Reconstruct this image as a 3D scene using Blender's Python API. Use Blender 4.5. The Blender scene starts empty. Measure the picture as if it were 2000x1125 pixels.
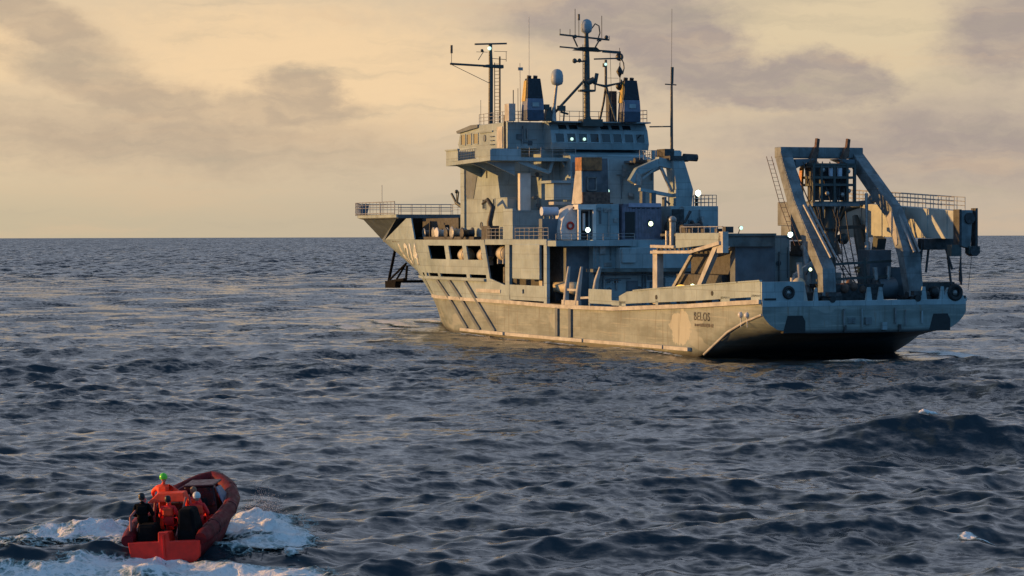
import bpy, bmesh, math, random
import numpy as np
from mathutils import Vector, Matrix, Euler

random.seed(7)
rng = np.random.RandomState(11)
SC = bpy.context.scene
COL = SC.collection
R = math.radians

# ------------------------------------------------------------------ camera
CAM_H = 9.75
cam_d = bpy.data.cameras.new('camera')
cam = bpy.data.objects.new('camera', cam_d)
COL.objects.link(cam)
SC.camera = cam
cam_d.sensor_width = 36.0
cam_d.lens = 36.0 * 5105.0 / 2000.0
cam_d.clip_start = 1.0
cam_d.clip_end = 120000.0
PITCH, ROLL = math.atan(100.5 / 5105.0), 0.0027
cam.matrix_world = (Matrix.Translation((0, 0, CAM_H)) @ Matrix.Rotation(math.pi / 2 - PITCH, 4, 'X')
                    @ Matrix.Rotation(-ROLL, 4, 'Z'))

# ------------------------------------------------------------------ light
SUN_AZ = R(-82.0)      # measured from +Y (view direction) towards +X: the sun stands low on the left
SUN_EL = R(7.0)
sun_d = bpy.data.lights.new('sun', 'SUN')
sun_d.energy = 5.0
sun_d.angle = R(0.6)
sun_d.color = (1.0, 0.52, 0.15)
sun = bpy.data.objects.new('sun', sun_d)
COL.objects.link(sun)
sdir = Vector((math.sin(SUN_AZ) * math.cos(SUN_EL), math.cos(SUN_AZ) * math.cos(SUN_EL), math.sin(SUN_EL)))
sun.rotation_euler = sdir.to_track_quat('Z', 'Y').to_euler()

# ------------------------------------------------------------------ node helpers
class NT:
    def __init__(s, tree):
        s.t = tree; s.n = tree.nodes; s.l = tree.links
    def node(s, typ, **kw):
        n = s.n.new(typ)
        for k, v in kw.items():
            if k.startswith('i_'):
                n.inputs[k[2:].replace('_', ' ')].default_value = v
            else:
                setattr(n, k, v)
        return n
    def inp(s, sock, v):
        if hasattr(v, 'is_output') or isinstance(v, bpy.types.NodeSocket):
            s.l.new(v, sock)
        else:
            sock.default_value = v
    def math(s, op, a, b=0.0, c=0.0, clamp=False):
        n = s.n.new('ShaderNodeMath'); n.operation = op; n.use_clamp = clamp
        s.inp(n.inputs[0], a); s.inp(n.inputs[1], b); s.inp(n.inputs[2], c)
        return n.outputs[0]
    def vmath(s, op, a, b=(0, 0, 0)):
        n = s.n.new('ShaderNodeVectorMath'); n.operation = op
        s.inp(n.inputs[0], a); s.inp(n.inputs[1], b)
        return n.outputs[0]
    def mix(s, f, a, b):
        n = s.n.new('ShaderNodeMix'); n.data_type = 'RGBA'
        s.inp(n.inputs[0], f)
        def c(v): return v if isinstance(v, bpy.types.NodeSocket) else (tuple(v) + (1,))[:4]
        s.inp(n.inputs[6], c(a)); s.inp(n.inputs[7], c(b))
        return n.outputs[2]
    def ramp(s, f, lo, hi, a=0.0, b=1.0, mode='SMOOTHSTEP'):
        n = s.n.new('ShaderNodeMapRange'); n.interpolation_type = mode
        s.inp(n.inputs[0], f)
        n.inputs[1].default_value = lo; n.inputs[2].default_value = hi
        n.inputs[3].default_value = a; n.inputs[4].default_value = b
        return n.outputs[0]
    def noise(s, vec, scale, detail=4.0, rough=0.55, dist=0.0, out=0):
        n = s.n.new('ShaderNodeTexNoise')
        if vec is not None: s.l.new(vec, n.inputs['Vector'])
        n.inputs['Scale'].default_value = scale; n.inputs['Detail'].default_value = detail
        n.inputs['Roughness'].default_value = rough; n.inputs['Distortion'].default_value = dist
        return n.outputs[out]
    def mapping(s, vec, scale=(1, 1, 1), loc=(0, 0, 0), rot=(0, 0, 0)):
        n = s.n.new('ShaderNodeMapping'); s.l.new(vec, n.inputs[0])
        n.inputs[1].default_value = loc; n.inputs[2].default_value = rot; n.inputs[3].default_value = scale
        return n.outputs[0]

# ------------------------------------------------------------------ world: Nishita sky plus procedural cloud layers
world = bpy.data.worlds.new('World')
SC.world = world
world.use_nodes = True
W = NT(world.node_tree)
W.n.clear()
out = W.node('ShaderNodeOutputWorld')
bg = W.node('ShaderNodeBackground')
W.l.new(bg.outputs[0], out.inputs[0])
sky = W.node('ShaderNodeTexSky', sky_type='NISHITA')
sky.sun_disc = False
sky.sun_elevation = SUN_EL
sky.sun_rotation = SUN_AZ
sky.altitude = 0
sky.air_density = 1.0
sky.dust_density = 1.2
sky.ozone_density = 2.0
SKY_STRENGTH = 0.10
K = 1.0 / SKY_STRENGTH
tc = W.node('ShaderNodeTexCoord')
sep = W.node('ShaderNodeSeparateXYZ'); W.l.new(tc.outputs['Generated'], sep.inputs[0])
az = W.math('ARCTAN2', sep.outputs[0], sep.outputs[1])          # radians right of the view direction
az = W.math('MULTIPLY', az, 57.2958)
el = W.math('MULTIPLY', W.math('ARCSINE', sep.outputs[2]), 57.2958)
comb = W.node('ShaderNodeCombineXYZ'); W.l.new(az, comb.inputs[0]); W.l.new(el, comb.inputs[1])
cv = comb.outputs[0]                                            # (azimuth, elevation) in degrees

def lin(r, g, b, k=1.0):
    def f(c):
        c /= 255.0
        return (c / 12.92 if c <= 0.04045 else ((c + 0.055) / 1.055) ** 2.4) * k
    return (f(r), f(g), f(b))
def skc(r, g, b): return lin(r, g, b, K)

# warp the coordinates so that cloud edges are ragged
wn = W.noise(W.mapping(cv, (1.0, 1.9, 1)), 0.55, 7.0, 0.62, 0.0, 1)
wv = W.vmath('MULTIPLY', W.vmath('SUBTRACT', wn, (0.5, 0.5, 0.5)), (1.5, 0.9, 0.0))
cw = W.vmath('ADD', cv, wv)
edge_n = W.math('MULTIPLY', W.math('SUBTRACT', W.noise(W.mapping(cv, (1.0, 1.7, 1), (2, 5, 0)), 1.9, 8.0, 0.66), 0.5), 0.9)
def blob(cx, cy, rx, ry, rot=0.0, soft=0.35, vec=None):
    m = W.mapping(vec or cw, (1, 1, 1), (-cx, -cy, 0))
    m = W.mapping(m, (1, 1, 1), (0, 0, 0), (0, 0, -rot))
    m = W.mapping(m, (1 / rx, 1 / ry, 0))
    ln = W.node('ShaderNodeVectorMath', operation='LENGTH'); W.l.new(m, ln.inputs[0])
    return W.ramp(W.math('ADD', ln.outputs['Value'], edge_n), 1.0 + soft, 1.0 - soft, 0, 1)
def vmax(*a):
    r = a[0]
    for b in a[1:]: r = W.math('MAXIMUM', r, b)
    return r

# broad evening haze: warm towards the sun (left), greyer and pinker to the right, blue overhead and behind
warm = W.ramp(az, -14.0, 12.0, 1.0, 0.0)
base_c = W.mix(warm, skc(206, 188, 164), skc(228, 202, 166))
# palest, slightly green haze close to the horizon
low = W.ramp(el, 0.1, 2.2, 1.0, 0.0)
base_c = W.mix(W.math('MULTIPLY', low, 0.75), base_c, W.mix(warm, skc(190, 174, 156), skc(190, 178, 150)))
# yellow opening above the left bank
yel = vmax(blob(-4.5, 3.6, 4.4, 1.35, -0.06, 0.6), blob(-11.2, 4.0, 0.9, 0.5, 0, 0.6))
base_c = W.mix(W.math('MULTIPLY', yel, 0.9), base_c, skc(245, 212, 168))
yel2 = blob(7.2, 4.3, 3.0, 1.5, 0.1, 0.6)
base_c = W.mix(W.math('MULTIPLY', yel2, 0.8), base_c, skc(226, 205, 168))
# grey-violet cloud banks
bank_l = vmax(blob(-10.2, 4.6, 2.2, 0.50, -0.45, 0.45), blob(-8.3, 3.2, 2.6, 0.55, -0.30, 0.5),
              blob(-4.6, 3.2, 1.0, 0.5, -0.1, 0.38), blob(-5.0, 2.75, 1.9, 0.35, 0.0, 0.6), blob(-7.5, 2.2, 5.0, 0.7, -0.05, 0.8))
bank_r = vmax(blob(3.5, 4.4, 2.1, 1.15, -0.6, 0.4), blob(5.6, 3.3, 2.6, 0.55, -0.06, 0.4), blob(7.2, 3.45, 1.4, 0.5, -0.25, 0.4),
              blob(10.8, 4.5, 1.5, 1.0, 0.5, 0.5), blob(2.0, 4.8, 2.2, 0.6, 0.0, 0.6),
              blob(9.5, 2.0, 4.0, 0.8, 0.0, 0.8))
tex = W.noise(W.mapping(cw, (0.5, 1.6, 1)), 1.3, 6.0, 0.6)
texm = W.ramp(tex, 0.30, 0.62, 0.62, 1.0)
c = W.mix(W.math('MULTIPLY', W.math('MULTIPLY', bank_l, texm), 0.9), base_c, skc(188, 168, 145))
c = W.mix(W.math('MULTIPLY', W.math('MULTIPLY', bank_r, texm), 0.95), c, skc(168, 154, 147))
# streaky layers everywhere, on round the sky as well
st = W.noise(W.mapping(cw, (0.16, 1.5, 1), (3, 7, 0)), 0.9, 6.0, 0.6)
c = W.mix(W.ramp(st, 0.50, 0.72, 0.0, 0.40), c, skc(176, 166, 146))
c = W.mix(W.ramp(st, 0.50, 0.28, 0.0, 0.30), c, skc(222, 190, 154))
# how far from the bright quarter: the same cloud deck goes dull blue-grey away from the sunset
away = W.ramp(W.math('ABSOLUTE', W.math('ADD', az, 30.0)), 50.0, 125.0, 0.0, 1.0)
c = W.mix(away, c, skc(106, 164, 214))
# the haze and the bank thin out upwards into the clear evening sky
up = W.ramp(el, 4.8, 9.5, 0.0, 1.0)
deck = W.noise(W.mapping(tc.outputs['Generated'], (1, 1, 2.2)), 3.2, 6.0, 0.6)
high = W.mix(W.ramp(deck, 0.40, 0.66, 0.0, 0.6), sky.outputs[0], skc(112, 126, 150))
# grey-lavender cloud deck between the warm strip and the clear blue above
mid = W.mix(away, skc(178, 187, 204), skc(106, 164, 216))
high = W.mix(W.ramp(el, 25.0, 75.0, 0.0, 1.0), mid, high)
final = W.mix(up, c, high)
W.l.new(final, bg.inputs[0])
bg.inputs[1].default_value = SKY_STRENGTH

vs = SC.view_settings
vs.view_transform = 'Standard'
vs.look = 'None'
vs.exposure = 0.0
vs.gamma = 1.0
vs.use_curve_mapping = False

# ------------------------------------------------------------------ object helpers
class MB:
    """collects faces and links them as one mesh object"""
    def __init__(s):
        s.v = []; s.f = []; s.m = []; s.sm = []; s.mi = 0
    def add(s, vs, fs, smooth=False):
        o = len(s.v)
        s.v.extend([tuple(p) for p in vs])
        for f in fs:
            s.f.append([i + o for i in f]); s.m.append(s.mi); s.sm.append(smooth)
        return s
    def box(s, a, b):
        x0, x1 = sorted((a[0], b[0])); y0, y1 = sorted((a[1], b[1])); z0, z1 = sorted((a[2], b[2]))
        return s.hexa([(x0, y0, z0), (x1, y0, z0), (x1, y1, z0), (x0, y1, z0)],
                      [(x0, y0, z1), (x1, y0, z1), (x1, y1, z1), (x0, y1, z1)])
    def hexa(s, lo, hi):
        return s.add(list(lo) + list(hi), [(3, 2, 1, 0), (4, 5, 6, 7), (0, 1, 5, 4), (1, 2, 6, 5), (2, 3, 7, 6), (3, 0, 4, 7)])
    def prism(s, poly, axis, a, b):
        """poly: 2D outline in the two other axes, extruded along axis from a to b"""
        def p3(p, t):
            q = list(p); q.insert(axis, t); return tuple(q)
        n = len(poly)
        vs = [p3(p, a) for p in poly] + [p3(p, b) for p in poly]
        fs = [tuple(range(n))[::-1], tuple(range(n, 2 * n))] + [(i, (i + 1) % n, (i + 1) % n + n, i + n) for i in range(n)]
        return s.add(vs, fs)
    def tube(s, p, q, r, r2=None, n=8, caps=True, smooth=True):
        p = Vector(p); q = Vector(q); d = q - p
        if d.length < 1e-6: return s
        r2 = r if r2 is None else r2
        z = d.normalized(); x = z.orthogonal().normalized(); y = z.cross(x)
        vs = []
        for c, rr in ((p, r), (q, r2)):
            for i in range(n):
                a = 2 * math.pi * i / n
                vs.append(c + x * (rr * math.cos(a)) + y * (rr * math.sin(a)))
        s.add(vs, [(i, (i + 1) % n, (i + 1) % n + n, i + n) for i in range(n)], smooth)
        if caps:
            s.add(vs[:n], [tuple(range(n))[::-1]]); s.add(vs[n:], [tuple(range(n))])
        return s
    def path(s, pts, r, n=6, closed=False):
        pts = [Vector(p) for p in pts]
        m = len(pts)
        rs = r if isinstance(r, (list, tuple)) else [r] * m
        rings = []
        up = None
        for i, p in enumerate(pts):
            a = pts[i - 1] if (i > 0 or closed) else p
            b = pts[(i + 1) % m] if (i < m - 1 or closed) else p
            t = (b - a).normalized()
            if up is None: up = t.orthogonal().normalized()
            up = (up - t * up.dot(t))
            up = up.normalized() if up.length > 1e-5 else t.orthogonal().normalized()
            w = t.cross(up)
            rings.append([p + up * (rs[i] * math.cos(2 * math.pi * k / n)) + w * (rs[i] * math.sin(2 * math.pi * k / n)) for k in range(n)])
        vs = [v for rg in rings for v in rg]
        fs = []
        for i in range(m if closed else m - 1):
            j = (i + 1) % m
            for k in range(n):
                fs.append((i * n + k, i * n + (k + 1) % n, j * n + (k + 1) % n, j * n + k))
        s.add(vs, fs, True)
        if not closed:
            s.add(rings[0], [tuple(range(n))[::-1]]); s.add(rings[-1], [tuple(range(n))])
        return s
    def beam(s, p, q, w, h, up=(0, 0, 1)):
        """rectangular bar from p to q, w wide and h high"""
        p = Vector(p); q = Vector(q); z = (q - p).normalized(); u = Vector(up)
        x = z.cross(u)
        if x.length < 1e-4: x = z.orthogonal()
        x.normalize(); y = x.cross(z)
        def ring(c, k=1.0): return [c - x * w / 2 - y * h / 2, c + x * w / 2 - y * h / 2, c + x * w / 2 + y * h / 2, c - x * w / 2 + y * h / 2]
        return s.hexa(ring(p), ring(q))
    def lathe(s, c, prof, axis=2, n=16):
        """prof: (radius, offset along the axis)"""
        c = Vector(c); vs = []
        for r, t in prof:
            for i in range(n):
                a = 2 * math.pi * i / n
                p = [r * math.cos(a), r * math.sin(a)]; p.insert(axis, t)
                vs.append(c + Vector(p))
        fs = []
        for j in range(len(prof) - 1):
            for i in range(n):
                fs.append((j * n + i, j * n + (i + 1) % n, (j + 1) * n + (i + 1) % n, (j + 1) * n + i))
        s.add(vs, fs, True)
        s.add(vs[:n], [tuple(range(n))[::-1]]); s.add(vs[-n:], [tuple(range(n))])
        return s
    def ball(s, c, r, n=12, sz=1.0):
        k = max(4, n // 2)
        return s.lathe(c, [(max(1e-3, r * math.sin(math.pi * j / k)), -r * sz * math.cos(math.pi * j / k)) for j in range(k + 1)], 2, n)
    def ring(s, c, R_, r, axis=0, n=20, m=8, span=2 * math.pi, start=0):
        pts = []
        cnt = n if span > 6.2 else n + 1
        for i in range(cnt):
            a = start + span * i / n
            p = [R_ * math.cos(a), R_ * math.sin(a)]; p.insert(axis, 0.0)
            pts.append(Vector(c) + Vector(p))
        return s.path(pts, r, m, closed=span > 6.2)
    def build(s, name, mat, parent=None, bevel=0.0):
        me = bpy.data.meshes.new(name)
        me.from_pydata(s.v, [], s.f)
        mats = mat if isinstance(mat, (list, tuple)) else [mat]
        for m in mats: me.materials.append(m)
        me.polygons.foreach_set('use_smooth', s.sm)
        if len(mats) > 1: me.polygons.foreach_set('material_index', s.m)
        bm = bmesh.new(); bm.from_mesh(me); bmesh.ops.recalc_face_normals(bm, faces=bm.faces)
        if bevel > 0:
            bmesh.ops.remove_doubles(bm, verts=bm.verts, dist=1e-5)
            es = [e for e in bm.edges if len(e.link_faces) == 2 and e.calc_face_angle(0) > 0.6]
            bmesh.ops.bevel(bm, geom=es, offset=bevel, segments=2, affect='EDGES', profile=0.5)
        bm.to_mesh(me); bm.free()
        o = bpy.data.objects.new(name, me)
        COL.objects.link(o)
        if parent is not None: o.parent = parent
        return o

def tag(o, label=None, cat=None, group=None, kind=None):
    if label: o['label'] = label
    if cat: o['category'] = cat
    if group: o['group'] = group
    if kind: o['kind'] = kind
    return o
def empty(name, loc=(0, 0, 0), rz=0.0, rx=0.0, ry=0.0):
    o = bpy.data.objects.new(name, None); COL.objects.link(o)
    o.empty_display_size = 0.3
    o.location = loc; o.rotation_euler = Euler((rx, ry, rz), 'XYZ')
    return o
def share(o, parent=None, loc=None, name=None):
    """another piece of the same mesh"""
    c = o.copy(); COL.objects.link(c)
    if parent is not None: c.parent = parent
    if loc is not None: c.location = loc
    return c

# ------------------------------------------------------------------ materials
def mat(name, col, rough=0.55, metal=0.0, var=0.12, vscale=2.0, bump=0.0, bscale=20.0, streak=0.0, rust=0.0,
        spec=0.5, emit=None, estr=0.0, seams=False):
    m = bpy.data.materials.new(name); m.use_nodes = True
    N = NT(m.node_tree); N.n.clear()
    o = N.node('ShaderNodeOutputMaterial'); b = N.node('ShaderNodeBsdfPrincipled')
    N.l.new(b.outputs[0], o.inputs[0])
    t = N.node('ShaderNodeTexCoord').outputs['Object']
    c = tuple(col)
    n1 = N.noise(t, vscale, 5.0, 0.6)
    dark = tuple(x * (1 - 2.2 * var) for x in c); lite = tuple(min(1, x * (1 + 1.6 * var)) for x in c)
    cc = N.mix(N.ramp(n1, 0.3, 0.7, 0, 1), dark, lite)
    # plate seams: a fine darker joint every couple of metres
    if seams:
        sx = N.node('ShaderNodeSeparateXYZ'); N.l.new(t, sx.inputs[0])
        cx = N.node('ShaderNodeCombineXYZ'); N.l.new(N.math('ADD', sx.outputs[0], sx.outputs[1]), cx.inputs[0]); N.l.new(sx.outputs[2], cx.inputs[1])
        bk = N.node('ShaderNodeTexBrick'); N.l.new(cx.outputs[0], bk.inputs['Vector'])
        bk.inputs['Scale'].default_value = 1.0; bk.inputs['Brick Width'].default_value = 2.3; bk.inputs['Row Height'].default_value = 1.35
        bk.inputs['Mortar Size'].default_value = 0.035; bk.inputs['Mortar Smooth'].default_value = 0.4; bk.inputs['Bias'].default_value = 0.0
        bk.inputs['Color1'].default_value = (1.0, 1.0, 1.0, 1); bk.inputs['Color2'].default_value = (0.84, 0.86, 0.86, 1); bk.inputs['Mortar'].default_value = (0.66, 0.64, 0.62, 1)
        mm = N.node('ShaderNodeMix'); mm.data_type = 'RGBA'; mm.blend_type = 'MULTIPLY'; mm.inputs[0].default_value = 1.0
        N.l.new(cc, mm.inputs[6]); N.l.new(bk.outputs['Color'], mm.inputs[7]); cc = mm.outputs[2]
    if streak > 0:
        n2 = N.noise(N.mapping(t, (3.0, 3.0, 0.25)), 2.2, 4.0, 0.65)
        cc = N.mix(N.ramp(n2, 0.52, 0.72, 0, streak), cc, tuple(x * 0.55 for x in c))
    if rust > 0:
        n3 = N.noise(N.mapping(t, (1.6, 1.6, 0.45), (5, 2, 1)), 1.6, 6.0, 0.7)
        cc = N.mix(N.ramp(n3, 0.60, 0.72, 0, rust), cc, (0.16, 0.075, 0.035))
    N.l.new(cc, b.inputs['Base Color'])
    n4 = N.noise(t, vscale * 3.1, 3.0, 0.6)
    N.l.new(N.ramp(n4, 0.3, 0.7, max(0.02, rough - 0.1), min(1, rough + 0.12)), b.inputs['Roughness'])
    b.inputs['Metallic'].default_value = metal
    b.inputs['Specular IOR Level'].default_value = spec
    if bump > 0:
        bn = N.node('ShaderNodeBump'); bn.inputs['Strength'].default_value = 1.0
        bn.inputs['Distance'].default_value = bump
        N.l.new(N.noise(t, bscale, 4.0, 0.6), bn.inputs['Height'])
        N.l.new(bn.outputs[0], b.inputs['Normal'])
    if emit:
        b.inputs['Emission Color'].default_value = tuple(emit) + (1,)
        b.inputs['Emission Strength'].default_value = estr
    return m
M = {}
M['paint'] = mat('grey_ship_paint', (0.29, 0.375, 0.405), 0.5, var=0.09, vscale=0.5, streak=0.4, rust=0.2, seams=True, bump=0.015, bscale=0.9)
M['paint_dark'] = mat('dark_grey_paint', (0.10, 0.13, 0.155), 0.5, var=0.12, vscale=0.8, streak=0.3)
M['deck'] = mat('green_grey_deck_paint', (0.12, 0.14, 0.14), 0.75, var=0.2, vscale=0.8)
M['black'] = mat('black_paint', (0.006, 0.007, 0.009), 0.45, var=0.1)
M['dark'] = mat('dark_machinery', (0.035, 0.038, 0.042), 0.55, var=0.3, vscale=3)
M['white'] = mat('white_paint', (0.62, 0.62, 0.60), 0.45, var=0.05, vscale=1.2, streak=0.2)
M['dome'] = mat('radome_blue_grey', (0.30, 0.36, 0.40), 0.5, var=0.04)
M['yellow'] = mat('yellow_funnel_paint', (0.52, 0.36, 0.08), 0.5, var=0.08, streak=0.2)
M['orange'] = mat('orange_paint', (0.55, 0.17, 0.02), 0.5, var=0.12)
M['rust'] = mat('rust_brown_paint', (0.13, 0.07, 0.05), 0.75, var=0.25, vscale=2.5, rust=0.7)
M['steel'] = mat('galvanised_steel', (0.30, 0.31, 0.31), 0.45, metal=0.3, var=0.12, vscale=3)
M['glass'] = mat('dark_window_glass', (0.012, 0.016, 0.02), 0.08, var=0.0, spec=0.8)
M['fender'] = mat('worn_fender_steel', (0.42, 0.42, 0.40), 0.6, var=0.12, vscale=1.0, rust=0.1)
M['rubber'] = mat('black_rubber', (0.02, 0.022, 0.025), 0.7, var=0.2)
M['red'] = mat('red_paint', (0.42, 0.03, 0.02), 0.5, var=0.1)
M['lamp'] = mat('lit_floodlight_lens', (0.8, 0.9, 0.85), 0.3, var=0, emit=(0.78, 1.0, 0.86), estr=6.0)
M['lampy'] = mat('lit_yellow_lamp_lens', (0.8, 0.9, 0.6), 0.3, var=0, emit=(0.85, 1.0, 0.55), estr=3.5)
M['lampd'] = mat('dim_cabin_lamp_lens', (0.8, 0.9, 0.8), 0.3, var=0, emit=(0.6, 0.95, 0.75), estr=1.2)
M['lampo'] = mat('lit_orange_lamp_lens', (0.9, 0.5, 0.1), 0.3, var=0, emit=(1.0, 0.5, 0.08), estr=1.6)
M['sunlit_glass'] = mat('sunlit_window_glass', (0.55, 0.42, 0.2), 0.12, metal=0.85, var=0.0)  # the low sun's gold is put into the glass colour
M['brownish'] = mat('grey_brown_paint', (0.20, 0.18, 0.17), 0.6, var=0.22, vscale=0.9, rust=0.5)
M['mast'] = mat('dark_green_grey_mast_paint', (0.045, 0.06, 0.06), 0.5, var=0.12, vscale=2)
M['paint_mid'] = mat('mid_grey_paint', (0.17, 0.20, 0.215), 0.55, var=0.2, vscale=0.9, streak=0.6, rust=0.35, seams=True)
M['boom'] = mat('buff_grey_boom_paint', (0.36, 0.40, 0.38), 0.55, var=0.08, vscale=0.7, streak=0.35, rust=0.15)
M['funnel_blue'] = mat('dark_blue_funnel_base', (0.03, 0.055, 0.10), 0.5, var=0.1)
M['funnel_grey'] = mat('blue_grey_funnel_band', (0.15, 0.18, 0.26), 0.5, var=0.08)
M['funnel_black'] = mat('black_funnel_top', (0.010, 0.016, 0.026), 0.6, var=0.1)
M['violet_grey'] = mat('violet_grey_container_paint', (0.17, 0.165, 0.22), 0.55, var=0.1, streak=0.25)
M['pale_violet'] = mat('pale_violet_edge_paint', (0.34, 0.34, 0.45), 0.55, var=0.08)
M['pale_blue'] = mat('pale_blue_white_paint', (0.50, 0.56, 0.66), 0.45, var=0.06)
M['buff'] = mat('buff_canister_plastic', (0.52, 0.46, 0.32), 0.5, var=0.08)
M['rust_orange'] = mat('orange_brown_collar_paint', (0.30, 0.12, 0.04), 0.6, var=0.25, vscale=2, rust=0.8)
M['orange_pale'] = mat('faded_orange_basket', (0.62, 0.34, 0.14), 0.55, var=0.1)
M['casing'] = mat('stained_grey_casing', (0.13, 0.13, 0.145), 0.65, var=0.2, vscale=0.8, rust=0.5, streak=0.3)
M['maroon'] = mat('dark_red_boat_fabric', (0.13, 0.006, 0.010), 0.6, var=0.2, vscale=2.5, spec=0.2)
M['maroon_dark'] = mat('very_dark_red_boat_paint', (0.06, 0.010, 0.014), 0.5, var=0.15, vscale=2)
M['boat_red'] = mat('bright_red_boat_paint', (0.85, 0.022, 0.008), 0.45, var=0.1, vscale=2)
M['boat_dark'] = mat('dark_boat_interior', (0.035, 0.008, 0.008), 0.7, var=0.2)
M['hi_orange'] = mat('signal_orange_cloth', (0.95, 0.055, 0.010), 0.65, var=0.08, vscale=6)
M['red_cloth'] = mat('red_suit_cloth', (0.82, 0.015, 0.015), 0.65, var=0.1, vscale=6)
M['black_cloth'] = mat('black_cloth', (0.006, 0.006, 0.007), 0.9, var=0.2, spec=0.1)
M['hi_green'] = mat('bright_green_helmet', (0.14, 0.75, 0.04), 0.35, var=0.03)
M['skin'] = mat('skin', (0.48, 0.27, 0.19), 0.55, var=0.05)
M['fair_hair'] = mat('reddish_fair_hair', (0.30, 0.17, 0.10), 0.7, var=0.15)
M['pink_rope'] = mat('faded_red_rope', (0.38, 0.13, 0.11), 0.7, var=0.1)
M['spray'] = mat('spray_droplets', (0.62, 0.62, 0.66), 0.3, var=0.0)

# ------------------------------------------------------------------ sea surface
NW = 230
lam = np.exp(rng.uniform(np.log(0.55), np.log(42.0), NW))
lam.sort()
th = R(-78.0) + rng.normal(0, 1.0, NW) * np.where(lam > 3.0, 0.36, 0.75)          # travelling roughly towards the viewer and to the left
kx = np.cos(th) * 2 * np.pi / lam
ky = np.sin(th) * 2 * np.pi / lam
amp = 0.0228 * lam / (2 * np.pi) * rng.uniform(0.5, 1.35, NW)
amp *= np.where(lam > 14, (14 / lam) ** 0.9, 1.0) * np.where(lam < 3.0, 1.7, 1.0) * np.where((lam > 3) & (lam < 9), 0.85, 1.0) * np.where((lam >= 9) & (lam < 20), 0.9, 1.0)
pha = rng.uniform(0, 2 * np.pi, NW)
# a few single larger waves, each a short group of its own (x, y, half length across, along, height, heading)
def sea_at(X, Y, cell):
    """displacement (dx, dy, dz) of the water at rest position X, Y; waves finer than the mesh cells are left out"""
    dx = np.zeros_like(X); dy = np.zeros_like(X); dz = np.zeros_like(X)
    # gusts: patches of rougher and smoother water
    g = (np.sin(X * 0.045 + 1.3 + 1.5 * np.sin(Y * 0.021)) * np.sin(Y * 0.034 + 0.4 + 1.2 * np.sin(X * 0.027))) * 0.42 + 1.0
    for i in range(NW):
        w = np.clip((lam[i] / cell - 2.2) / 2.0, 0, 1)
        if not np.any(w > 0): continue
        ph = kx[i] * X + ky[i] * Y + pha[i]
        a = amp[i] * w
        if lam[i] < 12: a = a * g
        c = np.cos(ph); s_ = np.sin(ph)
        dz += a * c
        q = 1.05 if lam[i] > 2.5 else 0.7
        dx -= q * a * s_ * np.cos(th[i]); dy -= q * a * s_ * np.sin(th[i])
    # two larger crests on the right and one at the lower edge
    for (cx, cy, L, wd, h, a0) in ((20.0, 121.0, 6.5, 2.6, 0.95, 0.10), (9.5, 98.5, 7.0, 2.0, 0.42, -0.06),
                                   (7.0, 76.5, 7.0, 1.7, 0.42, 0.04), (27.0, 140.0, 7, 3, 0.5, -0.1),
                                   (-18.0, 152.0, 9.0, 2.6, 0.45, 0.05), (-1.0, 168.0, 12.0, 3.0, 0.5, 0.03)):
        u = (X - cx) * math.cos(a0) + (Y - cy) * math.sin(a0)
        v = -(X - cx) * math.sin(a0) + (Y - cy) * math.cos(a0)
        e = np.exp(-(u / L) ** 2) * (np.exp(-(v / wd) ** 2) - 0.45 * np.exp(-((v + 2.1 * wd) / (1.2 * wd)) ** 2))
        dz += h * e
    # smoother water close round the hull
    c_, s2 = math.cos(R(111.8)), math.sin(R(111.8))
    U = (X - 27.75) * c_ + (Y - 205.0) * s2; V = -(X - 27.75) * s2 + (Y - 205.0) * c_
    du = np.maximum(np.maximum(-U - 4, U - 96), 0); dv = np.maximum(np.abs(V) - 9, 0)
    calm = 0.25 + 0.75 * np.clip(np.sqrt(du ** 2 + dv ** 2) / 20.0, 0, 1)
    calm = calm * (1 - 0.82 * np.exp(-((X - 11.5) / 9.0) ** 2 - ((Y - 199.5) / 5.5) ** 2))
    dz *= calm; dx *= calm; dy *= calm
    return dx.astype(np.float32), dy.astype(np.float32), dz.astype(np.float32)

def grid_mesh(name, P, nr, nc, wrap=False, material=None):
    me = bpy.data.meshes.new(name)
    n = nr * nc
    me.vertices.add(n); me.vertices.foreach_set('co', P.astype(np.float32).ravel())
    i = np.arange(nr - 1)[:, None]; ncol = nc if wrap else nc - 1
    j = np.arange(ncol)[None, :]; j2 = (j + 1) % nc
    F = np.stack([i * nc + j, i * nc + j2, (i + 1) * nc + j2, (i + 1) * nc + j], -1).reshape(-1, 4)
    m = len(F)
    me.loops.add(m * 4); me.loops.foreach_set('vertex_index', F.astype(np.int32).ravel())
    me.polygons.add(m); me.polygons.foreach_set('loop_start', (np.arange(m) * 4).astype(np.int32))
    me.polygons.foreach_set('use_smooth', np.ones(m, bool))
    me.update(calc_edges=True); me.validate()
    if material: me.materials.append(material)
    o = bpy.data.objects.new(name, me); COL.objects.link(o)
    return o

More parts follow.
